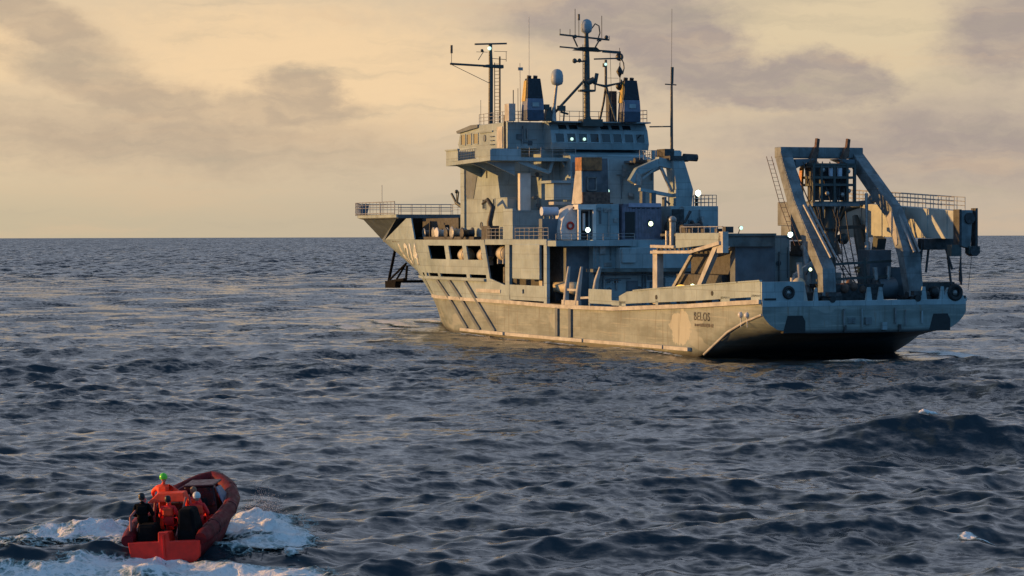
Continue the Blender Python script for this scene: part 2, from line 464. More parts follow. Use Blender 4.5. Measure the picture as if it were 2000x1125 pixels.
def water_material():
    m = bpy.data.materials.new('sea_water'); m.use_nodes = True
    N = NT(m.node_tree); N.n.clear()
    o = N.node('ShaderNodeOutputMaterial'); b = N.node('ShaderNodeBsdfPrincipled')
    N.l.new(b.outputs[0], o.inputs[0])
    t = N.node('ShaderNodeTexCoord').outputs['Object']
    b.inputs['Base Color'].default_value = (0.022, 0.038, 0.050, 1)
    b.inputs['IOR'].default_value = 1.333
    b.inputs['Roughness'].default_value = 0.13
    # wind ripples too fine for the mesh: facets tilted by a vector noise, a little longer along the crests
    geo = N.node('ShaderNodeNewGeometry').outputs['Normal']
    m1 = N.mapping(t, (0.36, 1.3, 1.0), (0, 0, 0), (0, 0, 0.25))
    m2 = N.mapping(t, (0.8, 1.3, 1.0), (0, 0, 0), (0, 0, -0.5))
    v1 = N.vmath('SUBTRACT', N.noise(m1, 0.42, 5.0, 0.66, 0.5, 1), (0.5, 0.5, 0.5))
    v2 = N.vmath('SUBTRACT', N.noise(m2, 2.1, 4.0, 0.62, 0.3, 1), (0.5, 0.5, 0.5))
    gust = N.ramp(N.noise(t, 0.035, 3.0, 0.5), 0.3, 0.7, 0.65, 1.25)
    # slick of smoother water left by the hull on its port quarter
    sl = N.mapping(N.mapping(t, (1, 1, 0), (-11.5, -199.0, 0)), (1 / 12.0, 1 / 6.0, 0))
    ln = N.node('ShaderNodeVectorMath', operation='LENGTH'); N.l.new(sl, ln.inputs[0])
    gust = N.math('MULTIPLY', gust, N.ramp(ln.outputs['Value'], 0.4, 1.2, 0.22, 1.0))
    # waves too short for the coarser mesh far out add to the roughness of the surface there
    dl = N.node('ShaderNodeVectorMath', operation='LENGTH'); N.l.new(t, dl.inputs[0])
    gust = N.math('MULTIPLY', gust, N.ramp(dl.outputs['Value'], 110.0, 380.0, 1.0, 2.5, 'LINEAR'))
    v = N.vmath('ADD', N.vmath('MULTIPLY', v1, (0.6, 0.8, 0.0)), N.vmath('MULTIPLY', v2, (0.6, 0.85, 0.0)))
    sc = N.node('ShaderNodeVectorMath', operation='SCALE'); N.l.new(v, sc.inputs[0]); N.l.new(gust, sc.inputs['Scale'])
    nn = N.node('ShaderNodeVectorMath', operation='NORMALIZE')
    N.l.new(N.vmath('ADD', geo, sc.outputs[0]), nn.inputs[0])
    N.l.new(nn.outputs[0], b.inputs['Normal'])
    return m
M['water'] = water_material()

def build_sea():
    rr = [45.0]
    while rr[-1] < 520:
        r = rr[-1]; rr.append(r + max(0.16, r * r / 76000.0))
    n_near = len(rr)
    # beyond that only the fronts of the taller crests can be seen over each other
    while rr[-1] < 70000:
        r = rr[-1] * (1 + 0.012 * rng.uniform(0.5, 1.5)) + 2.0
        rr += [r, r + 1.6, r + 3.4, r + 6.0]
    fine = np.radians(np.linspace(-14.5, 14.5, 470))
    coarse = np.radians(np.linspace(14.5, 345.5, 90)[1:-1])
    ang = np.concatenate([fine, coarse])
    r = np.array(rr)[:, None]; a = ang[None, :]
    da = np.gradient(ang); da[0] = da[1]; da[469] = da[468]; da[470] = da[471]
    X = (r * np.sin(a)).astype(np.float64); Y = (r * np.cos(a)).astype(np.float64)
    dr = np.gradient(np.array(rr))
    DX = np.zeros_like(X, dtype=np.float32); DY = DX.copy(); DZ = DX.copy()
    step = 60
    for s in range(0, n_near, step):
        sl = slice(s, min(s + step, n_near))
        cell = np.maximum(dr[sl][:, None] * 0.62, r[sl] * da[None, :])
        DX[sl], DY[sl], DZ[sl] = sea_at(X[sl], Y[sl], cell)
    for k in range(n_near, len(rr) - 3, 4):
        arc = rr[k] * ang
        h = np.zeros(len(ang)); sh = np.zeros(len(ang))
        for L in (5, 7, 9, 14, 23, 37, 60, 95, 160):
            L = L * max(1.0, rr[k] / 2500.0)
            h += rng.uniform(0.3, 1.2) * np.sin(arc * 2 * np.pi / L + rng.uniform(0, 6.28))
            sh += rng.uniform(0.4, 1.2) * np.sin(arc * 2 * np.pi / (L * 1.7) + rng.uniform(0, 6.28))
        h = 0.26 * h
        env = np.clip((rr[k] - 430) / 300, 0, 1)
        DZ[k] = -0.55 * env
        DZ[k + 1] = (0.05 + 0.45 * h) * env
        DZ[k + 2] = (0.30 + 0.62 * np.maximum(h, -0.6)) * env
        DZ[k + 3] = -0.25 * env
        for q in range(4):
            DX[k + q] += (sh * 1.1 * np.sin(ang)); DY[k + q] += (sh * 1.1 * np.cos(ang))
    P = np.stack([X + DX, Y + DY, DZ], -1)
    o = grid_mesh('sea', P, len(rr), len(ang), True, M['water'])
    # close the disc under the viewer
    tag(o, 'dark blue grey sea with short steep waves reaching to the horizon', None, None, 'structure')
    c = MB()
    n = 48
    c.add([(45.5 * math.sin(2 * math.pi * i / n), 45.5 * math.cos(2 * math.pi * i / n), -0.7) for i in range(n)], [tuple(range(n))])
    q = c.build('sea', M['water']); tag(q, 'dark water beneath the viewer', None, None, 'structure')
    print('sea verts', len(rr) * len(ang))
build_sea()

# ------------------------------------------------------------------ the ship (local x forward, y to port, z up from the waterline)
SHIP_LOC = (27.75, 205.0, 0.0)
SHIP_RZ = R(90 + 21.8)
ship = empty('rescue_ship', SHIP_LOC, SHIP_RZ)
tag(ship, 'grey naval rescue ship seen from astern, its port side lit by the low sun', 'ship')
def on_ship(u, v, z):
    c, s_ = math.cos(SHIP_RZ), math.sin(SHIP_RZ)
    return (SHIP_LOC[0] + u * c - v * s_, SHIP_LOC[1] + u * s_ + v * c, z)

def interp(x, xs, ys): return float(np.interp(x, xs, ys))
STEM_Z = [-4, 0, 3.4, 6.0, 9.4]; STEM_U = [93.0, 95.8, 98.6, 101.2, 106.4]
BT = {-4: ([0, 8, 20, 32, 44], [0.1, 1.2, 4.2, 7.2, 8.6]),
      0: ([0, 6, 16, 26, 37], [0.1, 2.05, 5.5, 8.4, 9.1]),
      3.4: ([0, 5, 13, 23, 35], [0.12, 2.1, 5.0, 8.2, 9.1]),
      6.0: ([0, 5, 11, 21, 31], [0.15, 2.6, 5.0, 8.3, 9.1]),
      9.4: ([0, 2, 8, 16, 27], [0.3, 2.9, 6.3, 8.6, 9.1])}
BZ = sorted(BT)
def halfb(u, z):
    """half breadth of the forward hull"""
    us = interp(z, STEM_Z, STEM_U); d = max(0.0, us - u)
    vals = []
    for zz in BZ:
        xs, ys = BT[zz]; vals.append(interp(d, xs, ys))
    return interp(z, BZ, vals)
def rail_z(u): return interp(u, [-1, 0.7, 12.6, 28, 40, 52, 72, 106], [4.66, 4.63, 4.03, 3.42, 3.32, 3.45, 3.5, 3.6])

# hull shell: forward part
def hull_forward():
    zs = [-4.0, -2.0, -0.6, 0.0, 0.8, 1.7, 2.6, 3.45]
    ns = 40; mb = MB()
    for side in (1, -1):
        vs = []
        for z in zs:
            us = interp(z, STEM_Z, STEM_U)
            for i in range(ns + 1):
                t = i / ns; t = 1 - (1 - t) ** 1.35
                u = 58 + t * (us - 58)
                vs.append((u, side * halfb(u, z), z))
        fs = []
        for j in range(len(zs) - 1):
            for i in range(ns):
                a = j * (ns + 1) + i; fs.append((a, a + 1, a + ns + 2, a + ns + 1))
        mb.add(vs, fs, True)
    return mb
hf = hull_forward()
# aft part: stations with a counter stern that rises above the water
ST = [0.0, 1.5, 3.5, 6.0, 9.0, 12.0, 16.0, 22.0, 34.0, 46.0, 58.0]
def zb(u): return interp(u, [0, 3, 6, 10, 16, 24, 40], [2.15, 1.75, 1.25, 0.25, -1.6, -3.0, -4.0])
def zc(u): return interp(u, [0, 3, 6, 10.5, 16, 24, 40], [3.7, 3.05, 2.15, 0.1, -1.3, -2.6, -3.4])
rows = []
for u in ST:
    b = 9.1; B0, C0, T = zb(u), zc(u), rail_z(u)
    h = C0 - B0
    sec = [(0, B0), (b * 0.45, B0), (b * 0.72, B0 + 0.04 * h), (b * 0.86, B0 + 0.22 * h), (b * 0.93, B0 + 0.48 * h), (b * 0.975, B0 + 0.76 * h), (b, C0),
           (b, C0 + 0.33 * (T - C0)), (b, C0 + 0.66 * (T - C0)), (b, T)]
    rows.append(sec)
k = len(rows[0])
for side in (1, -1):
    vs = [(ST[i], side * p[0], p[1]) for i in range(len(ST)) for p in rows[i]]
    fs = [(i * k + j, i * k + j + 1, (i + 1) * k + j + 1, (i + 1) * k + j) for i in range(len(ST) - 1) for j in range(k - 1)]
    hf.add(vs, fs, True)
# transom
sec = rows[0]
hf.add([(0, p[0], p[1]) for p in sec] + [(0, -p[0], p[1]) for p in sec[:0:-1]], [tuple(range(2 * k - 1))])

def hull_mat():
    m = bpy.data.materials.new('hull_paint'); m.use_nodes = True
    N = NT(m.node_tree); N.n.clear()
    o = N.node('ShaderNodeOutputMaterial'); b = N.node('ShaderNodeBsdfPrincipled')
    N.l.new(b.outputs[0], o.inputs[0])
    t = N.node('ShaderNodeTexCoord').outputs['Object']
    s3 = N.node('ShaderNodeSeparateXYZ'); N.l.new(t, s3.inputs[0])
    x, y, z = s3.outputs
    n1 = N.noise(N.mapping(t, (0.5, 0.5, 1.3)), 0.55, 6.0, 0.62)
    c = N.mix(N.ramp(n1, 0.35, 0.65, 0, 1), (0.145, 0.180, 0.175), (0.235, 0.285, 0.28))
    nh = N.noise(N.mapping(t, (0.10, 0.10, 2.6)), 1.2, 6.0, 0.7)
    c = N.mix(N.ramp(nh, 0.52, 0.70, 0, 0.7), c, (0.36, 0.38, 0.34))
    sm = N.node('ShaderNodeTexBrick'); cc_ = N.node('ShaderNodeCombineXYZ'); N.l.new(N.math('ADD', x, y), cc_.inputs[0]); N.l.new(z, cc_.inputs[1]); N.l.new(cc_.outputs[0], sm.inputs['Vector'])
    for nm_, v_ in (('Scale', 1.0), ('Brick Width', 3.4), ('Row Height', 1.3), ('Mortar Size', 0.045), ('Mortar Smooth', 0.5)): sm.inputs[nm_].default_value = v_
    sm.inputs['Color1'].default_value = (0, 0, 0, 1); sm.inputs['Color2'].default_value = (0.25, 0.25, 0.25, 1); sm.inputs['Mortar'].default_value = (1, 1, 1, 1)
    c = N.mix(N.math('MULTIPLY', sm.outputs['Color'], 0.22), c, (0.10, 0.105, 0.095))
    # fresh paint patches
    n2 = N.noise(N.mapping(t, (0.16, 0.16, 0.5), (9, 0, 2)), 1.0, 3.0, 0.4)
    c = N.mix(N.ramp(n2, 0.60, 0.63, 0, 0.55), c, (0.32, 0.35, 0.33))
    # old repair patch near the stern, ragged outline
    nw = N.noise(N.mapping(t, (1, 1, 1)), 1.3, 5.0, 0.65)
    dx = N.math('MULTIPLY', N.math('SUBTRACT', x, 14.6), 0.48)
    dz = N.math('MULTIPLY', N.math('SUBTRACT', z, 2.25), 0.66)
    d = N.math('SQRT', N.math('ADD', N.math('MULTIPLY', dx, dx), N.math('MULTIPLY', dz, dz)))
    d = N.math('ADD', d, N.math('MULTIPLY', N.math('SUBTRACT', nw, 0.5), 1.1))
    c = N.mix(N.ramp(d, 0.98, 0.90, 0, 0.85), c, (0.40, 0.41, 0.36))
    # bare streaks running down from the rail, and scum near the water
    n3 = N.noise(N.mapping(t, (1.4, 1.4, 0.10)), 1.4, 4.0, 0.7)
    c = N.mix(N.ramp(n3, 0.54, 0.68, 0, 0.6), c, (0.13, 0.13, 0.115))
    n5 = N.noise(N.mapping(t, (2.2, 2.2, 0.2), (4, 4, 4)), 1.1, 5.0, 0.7)
    c = N.mix(N.ramp(n5, 0.63, 0.70, 0, 0.5), c, (0.22, 0.11, 0.05))
    wl = N.ramp(N.math('ADD', z, N.math('MULTIPLY', nw, 0.5)), 0.75, 0.25, 0, 0.8)
    c = N.mix(wl, c, (0.055, 0.05, 0.035))
    # shade under the counter, painted into the hull colour as black
    counter_shade = N.ramp(N.math('ADD', z, N.math('MULTIPLY', N.ramp(x, 0.0, 10.0, 0.0, 1.95, 'LINEAR'), 1.0)), 2.60, 2.15, 0, 1)
    counter_shade = N.math('MULTIPLY', counter_shade, N.ramp(x, 12.0, 9.0, 0, 1))
    c = N.mix(counter_shade, c, (0.007, 0.008, 0.010))
    N.l.new(c, b.inputs['Base Color'])
    b.inputs['Roughness'].default_value = 0.55
    # plating: faint hungry-horse dents and weld seams
    w = N.noise(N.mapping(t, (0.9, 0.9, 0.9)), 0.8, 2.0, 0.5)
    bn = N.node('ShaderNodeBump'); bn.inputs['Distance'].default_value = 0.05
    N.l.new(w, bn.inputs['Height']); N.l.new(bn.outputs[0], b.inputs['Normal'])
    return m
M['hull'] = hull_mat()
hull = hf.build('hull', M['hull'], ship)

# main deck and forecastle deck
mb = MB()
us = [0.1, 6, 12.6, 20, 28, 40, 52, 60, 68, 76, 84, 90, 96]
vs = [];
for u in us:
    b = 9.0 if u < 58 else halfb(u, 3.4) - 0.1
    vs += [(u, b, rail_z(u) - 0.06), (u, -b, rail_z(u) - 0.06)]
mb.add(vs, [(2 * i, 2 * i + 1, 2 * i + 3, 2 * i + 2) for i in range(len(us) - 1)])
mb.build('main_deck', M['deck'], ship)

# upper side plating from the boat bay forward, with its big openings; both sides
def plate(mb, quads, side, th=0.16):
    """quads of (u, z) on the ship's side, given real thickness inwards"""
    for q in quads:
        n = len(q)
        oo = [(u, side * (halfb(u, z)), z) for u, z in q]
        ii = [(u, side * (halfb(u, z) - th), z) for u, z in q]
        mb.add(oo + ii, [tuple(range(n)), tuple(range(2 * n - 1, n - 1, -1))] + [(i, (i + 1) % n, (i + 1) % n + n, i + n) for i in range(n)], False)
def xs_slant(u, z):       # the openings lean: their edges run aft going down
    return u - (9.0 - z) * 0.42
def strip(u0, u1, z0, z1, nu, nz=2):
    qs = []
    for i in range(nu):
        for j in range(nz):
            a = u0 + (u1 - u0) * i / nu; b = u0 + (u1 - u0) * (i + 1) / nu
            c = z0 + (z1 - z0) * j / nz; d = z0 + (z1 - z0) * (j + 1) / nz
            qs.append([(a, c), (b, c), (b, d), (a, d)])
    return qs
for side in (1, -1):
    mb = MB()
    sl = lambda u, z: (xs_slant(u, z), z)
    Z0, Z1, Z2, Z3 = 6.0, 7.45, 8.85, 9.45
    # top strake
    nseg = 26
    for i in range(nseg):
        a = 59.2 + (80.4 - 59.2) * i / nseg; b = 59.2 + (80.4 - 59.2) * (i + 1) / nseg
        plate(mb, [[sl(a, Z2), sl(b, Z2), sl(b, Z3), sl(a, Z3)]], side)
        plate(mb, [[sl(a, Z0), sl(b, Z0), sl(b, Z1), sl(a, Z1)]], side)
        plate(mb, [[sl(a, 3.45), sl(b, 3.45), sl(b, 5.66), sl(a, 5.66)]], side)
    # pillars between the openings (u measured along the z = 9 line)
    for a, b in ((59.2, 60.4), (64.4, 65.5), (69.5, 70.7), (75.6, 80.4)):
        m_ = max(1, int((b - a) / 1.2))
        for i in range(m_):
            p = a + (b - a) * i / m_; q = a + (b - a) * (i + 1) / m_
            plate(mb, [[sl(p, Z1), sl(q, Z1), sl(q, Z2), sl(p, Z2)]], side)
    # short pieces that bridge the scupper slots
    for a in (59.2, 64.6, 73.6, 78.9):
        plate(mb, [[sl(a, 5.66), sl(a + 0.9, 5.66), sl(a + 0.9, Z0), sl(a, Z0)]], side)
    mb.build('side_plating', M['paint'], ship)
    # bow shell above the main deck
    mb = MB(); vs = []; zs = [3.45, 4.4, 5.3, 6.0, 7.0, 7.9, 8.7, 9.45]; n = 26
    for z in zs:
        u_a = xs_slant(80.4, z); u_b = interp(z, STEM_Z, STEM_U)
        for i in range(n + 1):
            t = i / n; t = 1 - (1 - t) ** 1.3
            u = u_a + t * (u_b - u_a); vs.append((u, side * halfb(u, z), z))
    mb.add(vs, [(j * (n + 1) + i, j * (n + 1) + i + 1, (j + 1) * (n + 1) + i + 1, (j + 1) * (n + 1) + i) for j in range(len(zs) - 1) for i in range(n)], True)
    mb.build('bow_plating', M['paint'], ship)
    # knuckle line: heavy rubbing strake at main deck level, brighter where it has been scraped
    mb = MB()
    pts = [(u, side * ((9.1 if u < 58 else halfb(u, rail_z(u))) + 0.06), rail_z(u) + 0.02) for u in [0.2, 4, 8, 12.6, 18, 24, 28, 34, 40, 46, 52, 58, 64, 70, 75, 80]]
    for p, q in zip(pts[:-1], pts[1:]): mb.beam(p, q, 0.30, 0.34)
    mb.build('rubbing_strake', M['fender'], ship)
    mb = MB()
    pts = [(u, side * (halfb(u, 5.5) + 0.10), 5.48) for u in [58.8, 64, 70, 76, 82, 87]]
    for p, q in zip(pts[:-1], pts[1:]): mb.beam(p, q, 0.3, 0.26)
    mb.build('rubbing_strake', M['paint'], ship)
    # lower fender along the waterline, in four lengths
    for a, b in ((12.6, 17.2), (17.5, 34.0), (34.4, 53.0), (53.6, 66.5)):
        mb = MB(); m_ = max(2, int((b - a) / 5))
        for i in range(m_):
            u0 = a + (b - a) * i / m_; u1 = a + (b - a) * (i + 1) / m_
            zz = lambda u: interp(u, [12, 20, 40, 70], [0.50, 0.50, 0.42, 0.42])
            mb.beam((u0, side * (halfb(u0, .4) + 0.12 if u0 > 58 else side * 9.22 * side), zz(u0)) if False else
                    (u0, side * ((halfb(u0, .4) if u0 > 58 else 9.1) + 0.14), zz(u0)),
                    (u1, side * ((halfb(u1, .4) if u1 > 58 else 9.1) + 0.14), zz(u1)), 0.42, 0.30)
        mb.build('waterline_fender', M['fender'], ship)
    # raked and upright boarding fenders
    for (u_t, z_t, u_b, z_b) in ((73.6, 5.35, 64.6, 0.55), (69.2, 5.35, 60.4, 0.55), (64.4, 5.35, 56.2, 0.55)):
        mb = MB(); pr = None
        for i in range(9):
            t = i / 8; u = u_t + (u_b - u_t) * t; z = z_t + (z_b - z_t) * t
            p = (u, side * (halfb(u, z) + 0.08), z)
            if pr: mb.beam(pr, p, 0.24, 0.34)
            pr = p
        mb.build('raked_fender', M['paint_dark'], ship)
    for u in (40.6, 37.5):
        mb = MB(); mb.box((u - 0.28, side * 9.1, 0.62), (u + 0.28, side * 9.32, 3.25)); mb.build('upright_fender', M['paint_dark'], ship, 0.04)
    # short bright strip
    mb = MB(); mb.beam((61.4, side * (9.12), 4.45), (54.9, side * 9.12, 4.45), 0.1, 0.34); mb.build('scrape_strip', M['fender'], ship)
    mb = MB()
    for (a, b) in ((53.6, 59.0),):
        plate(mb, [[(52.2, 3.45), (59.2 - 2.35, 3.45), (59.2 - 1.42, 5.66), (54.0, 5.1), (53.0, 5.1)]], side)
    mb.build('side_plating', M['paint'], ship)
    # low bulwark in the boat bay
    mb = MB()
    mb.box((43.3, side * 8.98, 3.72), (48.9, side * 9.1, 5.15)); mb.box((49.35, side * 8.98, 3.72), (53.4, side * 9.1, 5.15))
    mb.box((48.9, side * 8.98, 3.72), (49.35, side * 9.1, 4.35)); mb.box((48.9, side * 8.98, 4.75), (49.35, side * 9.1, 5.15))
    mb.build('bay_bulwark', M['paint'], ship)
    # portal of the boat bay: posts, header and the big blanking panel
    mb = MB(); mb.box((43.25, side * 8.8, 3.5), (44.0, side * 9.13, 9.2)); mb.build('bay_post', M['paint'], ship, 0.03)
    mb = MB(); mb.box((52.6, side * 8.8, 3.5), (53.7, side * 9.13, 9.2)); mb.build('bay_post', M['paint'], ship, 0.03)
    mb = MB(); mb.box((43.25, side * 8.7, 8.95), (59.0, side * 9.16, 9.5)); mb.build('bay_header', M['paint'], ship, 0.03)
    mb = MB(); mb.box((44.9, side * 8.92, 5.72), (51.7, side * 9.2, 9.05)); pp = mb.build('bay_panel', M['paint'], ship, 0.08)
    mb = MB()
    for z in (6.5, 7.6, 8.5): mb.box((45.1, side * 9.2, z - 0.02), (51.5, side * 9.23, z + 0.02))
    mb.build('stiffener', M['paint'], pp)
    # aft bulwark, higher towards the stern, standing on a gap for freeing ports
    mb = MB()
    U = [0.35, 4, 8, 12, 16, 20, 25.3, 27.0] if side > 0 else [16, 20, 25.3, 27.0]
    top = lambda u: interp(u, [0.3, 16.5, 25.3, 27.0], [6.25, 5.46, 4.98, 4.55])
    for a, b in zip(U[:-1], U[1:]):
        mb.hexa([(a, side * 8.98, rail_z(a) + 0.42), (b, side * 8.98, rail_z(b) + 0.42), (b, side * 9.1, rail_z(b) + 0.42), (a, side * 9.1, rail_z(a) + 0.42)],
                [(a, side * 8.98, top(a)), (b, side * 8.98, top(b)), (b, side * 9.1, top(b)), (a, side * 9.1, top(a))])
    for a, b in (((0.35, 1.9), (5.6, 7.2), (19.0, 19.5), (26.4, 27.0)) if side > 0 else ((19.0, 19.5), (26.4, 27.0))):
        mb.box((a, side * 8.98, rail_z(a) - 0.1), (b, side * 9.1, rail_z(a) + 0.55))
    for a in ((0.35, 4, 8, 12, 16, 20) if side > 0 else (16, 20)):
        mb.beam((a + .01, side * 9.04, top(a + .01) + 0.05), (a + 4.0, side * 9.04, top(a + 4.0) + 0.05), 0.26, 0.1)
    for a in ((3, 6, 9, 12, 15, 18, 21, 24) if side > 0 else (18, 21, 24)):      # inner stays
        mb.add([(a, side * 8.97, rail_z(a)), (a, side * 8.2, rail_z(a)), (a, side * 8.97, top(a) - 0.1)], [(0, 1, 2)])
    mb.build('aft_bulwark', M['paint'], ship)
    for a, zz in (((19.3, 4.62), (8.7, 5.15)) if side > 0 else ((19.3, 4.62),)):
        mb = MB(); mb.lathe((a, side * 9.09, zz), [(0.2, 0), (0.2, 0.05 * side)], 1, 14)
        mb.build('mooring_port', M['black'], ship)
    # short bulwark pieces amidships
    mb = MB(); mb.box((28.6, side * 8.98, 3.78), (33.6, side * 9.1, 5.08)); mb.box((33.4, side * 8.98, 3.4), (33.6, side * 9.1, 3.9)); mb.build('bulwark_piece', M['paint'], ship, 0.03)
    mb = MB(); mb.box((25.6, side * 8.98, 3.72), (28.6, side * 9.1, 4.15)); mb.build('bulwark_piece', M['paint'], ship)
    # forecastle deck edge / boat deck
# roof over the bay and forecastle deck
mb = MB()
us = [43.3, 50, 58, 64, 70, 76, 82, 88, 94, 99, 103, 105.8]
vs = []
for u in us:
    b = min(8.95, halfb(u, 9.4) - 0.05); vs += [(u, b, 9.40), (u, -b, 9.40), (u, b, 9.2), (u, -b, 9.2)]
f = []
for i in range(len(us) - 1):
    a = 4 * i; b = a + 4
    f += [(a, a + 1, b + 1, b), (a + 2, a + 3, b + 3, b + 2), (a, b, b + 2, a + 2), (a + 1, a + 3, b + 3, b + 1)]
mb.add(vs, f + [(0, 2, 3, 1)])
mb.build('boat_deck', M['deck'], ship)

# helicopter platform over the bow, carried on a dark flared skirt
HD = [(84.5, 9.2), (97.5, 9.2), (107.6, 5.4), (107.6, -5.4), (97.5, -9.2), (84.5, -9.2)]
mb = MB(); mb.prism(HD, 2, 11.75, 12.15); pf = mb.build('helicopter_platform', M['paint_dark'], ship)
mb = MB()
rim = [(84.5, 9.32), (97.6, 9.32), (107.75, 5.5), (107.75, -5.5), (97.6, -9.32), (84.5, -9.32)]
for a, b in zip(rim[:-1], rim[1:]): mb.beam((a[0], a[1], 12.0), (b[0], b[1], 12.0), 0.2, 0.34)
mb.build('platform_rim', M['paint'], pf)
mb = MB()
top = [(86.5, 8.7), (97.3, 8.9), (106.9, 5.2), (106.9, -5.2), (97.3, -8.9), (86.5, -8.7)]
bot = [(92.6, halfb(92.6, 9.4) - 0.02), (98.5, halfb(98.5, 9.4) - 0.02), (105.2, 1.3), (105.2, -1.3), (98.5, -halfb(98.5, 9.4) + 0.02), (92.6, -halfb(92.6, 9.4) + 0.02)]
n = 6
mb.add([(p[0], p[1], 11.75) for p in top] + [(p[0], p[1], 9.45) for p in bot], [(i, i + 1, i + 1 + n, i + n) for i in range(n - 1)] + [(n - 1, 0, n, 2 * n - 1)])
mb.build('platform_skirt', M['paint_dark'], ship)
# bulwark fin on each side, rising from the forecastle
for side in (1, -1):
    mb = MB()
    q = [(79.6, 9.42), (91.5, 9.42), (82.6, 11.72), (80.9, 11.72)]
    plate(mb, [[(q[0][0], 9.42), (q[1][0], 9.42), (q[2][0], 11.72), (q[3][0], 11.72)]], side, 0.14)
    # halfb() does not grow above 9.4, so the fin is vertical
    mb.build('bulwark_fin', M['paint'], ship)

def railing(name, pts, h=1.05, bars=3, step=1.6, r=0.028, parent=None, material=None, post_r=0.034):
    """guard rail along a run of deck points: posts and wires are one part"""
    mb = MB()
    for p, q in zip(pts[:-1], pts[1:]):
        p = Vector(p); q = Vector(q); L = (q - p).length; m_ = max(1, int(round(L / step)))
        for i in range(m_ + 1):
            a = p.lerp(q, i / m_); mb.tube(a, a + Vector((0, 0, h)), post_r, n=5)
        for k in range(bars):
            d = Vector((0, 0, h * (k + 1) / bars)); mb.tube(p + d, q + d, r, n=5)
    return mb.build(name, material or M['steel'], parent or ship)
# safety-net frames standing up round the platform
mb = MB()
net = [(84.5, 9.6), (97.7, 9.6), (108.0, 5.6), (108.0, -5.6), (97.7, -9.6), (84.5, -9.6)]
for a, b in zip(net[:-1], net[1:]):
    for h, r in ((0.15, 0.05), (0.75, 0.03), (1.05, 0.03), (1.38, 0.05)):
        mb.tube((a[0], a[1], 12.15 + h), (b[0], b[1], 12.15 + h), r, n=5)
    L = math.hypot(b[0] - a[0], b[1] - a[1]); m_ = int(L / 1.15)
    for i in range(m_ + 1):
        t = i / m_; x = a[0] + (b[0] - a[0]) * t; y = a[1] + (b[1] - a[1]) * t
        mb.tube((x, y, 12.1), (x, y, 12.15 + 1.38), 0.05 if i % 4 == 0 else 0.022, n=5)
mb.build('safety_net_frame', M['steel'], pf)
mb = MB()      # folded net corner at the front
for i in range(7):
    y = 5.6 - i * 0.12; mb.tube((108.02, y, 12.0), (108.05, y - 0.3, 13.5), 0.07, n=5)
mb.box((107.8, 4.9, 12.1), (108.1, 5.6, 13.45))
mb.build('folded_net', M['paint_dark'], pf)
railing('railing', [(84.4, 9.2, 12.15), (84.4, 3.0, 12.15)], parent=pf)
mb = MB(); mb.tube((89.5, 9.3, 12.1), (89.5, 9.3, 15.4), 0.03, n=5); mb.build('whip_aerial', M['steel'], pf)

# anchor rack hanging under the bow
mb = MB()
A0 = (105.2, 2.3, 8.9)
mb.tube((104.9, 2.2, 9.3), (103.9, 3.6, 4.6), 0.17); mb.tube((104.9, -2.2, 9.3), (103.9, -3.6, 4.6), 0.17); mb.beam((103.9, 3.6, 4.62), (103.9, -3.6, 4.62), 0.3, 0.3)
for s_ in (1, -1):
    mb.tube((103.9, 3.6 * s_, 4.7), (99.9, 2.9 * s_, 6.7), 0.12); mb.tube((102.0, 3.4 * s_, 4.7), (101.6, 2.2 * s_, 6.8), 0.12)
    mb.tube((99.5, 2.9 * s_, 6.4), (97.9, 3.6 * s_, 4.9), 0.14); mb.tube((103.9, 3.6 * s_, 4.6), (97.6, 3.9 * s_, 4.95), 0.17)
mb.build('rack_frame', M['black_cloth'], ship)
mb = MB(); mb.beam((103.7, 3.7, 4.2), (100.0, 3.9, 4.25), 0.5, 0.55)
mb.hexa([(103.9, 3.3, 3.9), (100.4, 3.4, 3.95), (100.4, 4.1, 3.95), (103.9, 4.0, 3.9)], [(104.0, 3.3, 4.7), (100.0, 3.4, 4.7), (100.0, 4.1, 4.7), (104.0, 4.0, 4.7)])
mb.build('anchor', M['black_cloth'], ship)

# lettering: number on the bow and name on the quarter, laid onto the hull plating
def text_mesh(body, size, spacing=1.0):
    cu = bpy.data.curves.new('lettering', 'FONT'); cu.body = body; cu.size = size; cu.space_character = spacing; cu.offset = (0.035 if size > 1.5 else 0.008) * size
    to = bpy.data.objects.new('lettering', cu); COL.objects.link(to)
    dg = bpy.context.evaluated_depsgraph_get(); dg.update()
    me = bpy.data.meshes.new_from_object(to.evaluated_get(dg))
    COL.objects.unlink(to); bpy.data.objects.remove(to); return me
def lay_text(body, size, u0, z0, material, name, side=1, spacing=1.0, flat=None, off=0.02):
    me = text_mesh(body, size, spacing)
    bm = bmesh.new(); bm.from_mesh(me); bmesh.ops.triangulate(bm, faces=bm.faces)
    bmesh.ops.subdivide_edges(bm, edges=[e for e in bm.edges if e.calc_length() > 0.4], cuts=2)
    for v in bm.verts:
        u = u0 - side * v.co.x; z = z0 + v.co.y
        y = flat if flat else halfb(u, z)
        v.co = Vector((u, side * (y + off), z))
    ext = bmesh.ops.extrude_face_region(bm, geom=bm.faces[:])
    for g in ext['geom']:
        if isinstance(g, bmesh.types.BMVert): g.co.y += side * 0.012
    bmesh.ops.recalc_face_normals(bm, faces=bm.faces)
    bm.to_mesh(me); bm.free(); me.materials.clear(); me.materials.append(material)
    o = bpy.data.objects.new(name, me); COL.objects.link(o); o.parent = ship; return o
M['letter'] = mat('pale_lettering_paint', (0.62, 0.66, 0.64), 0.5, var=0.16, vscale=3)
M['letter_dark'] = mat('dark_lettering_paint', (0.09, 0.09, 0.085), 0.5, var=0.25, vscale=4)
lay_text('A 214', 3.0, 86.9, 6.9, M['letter'], 'hull_number', 1, 1.02)
lay_text('A 214', 2.35, 80.5, 7.05, M['letter'], 'hull_number', -1, 1.45)
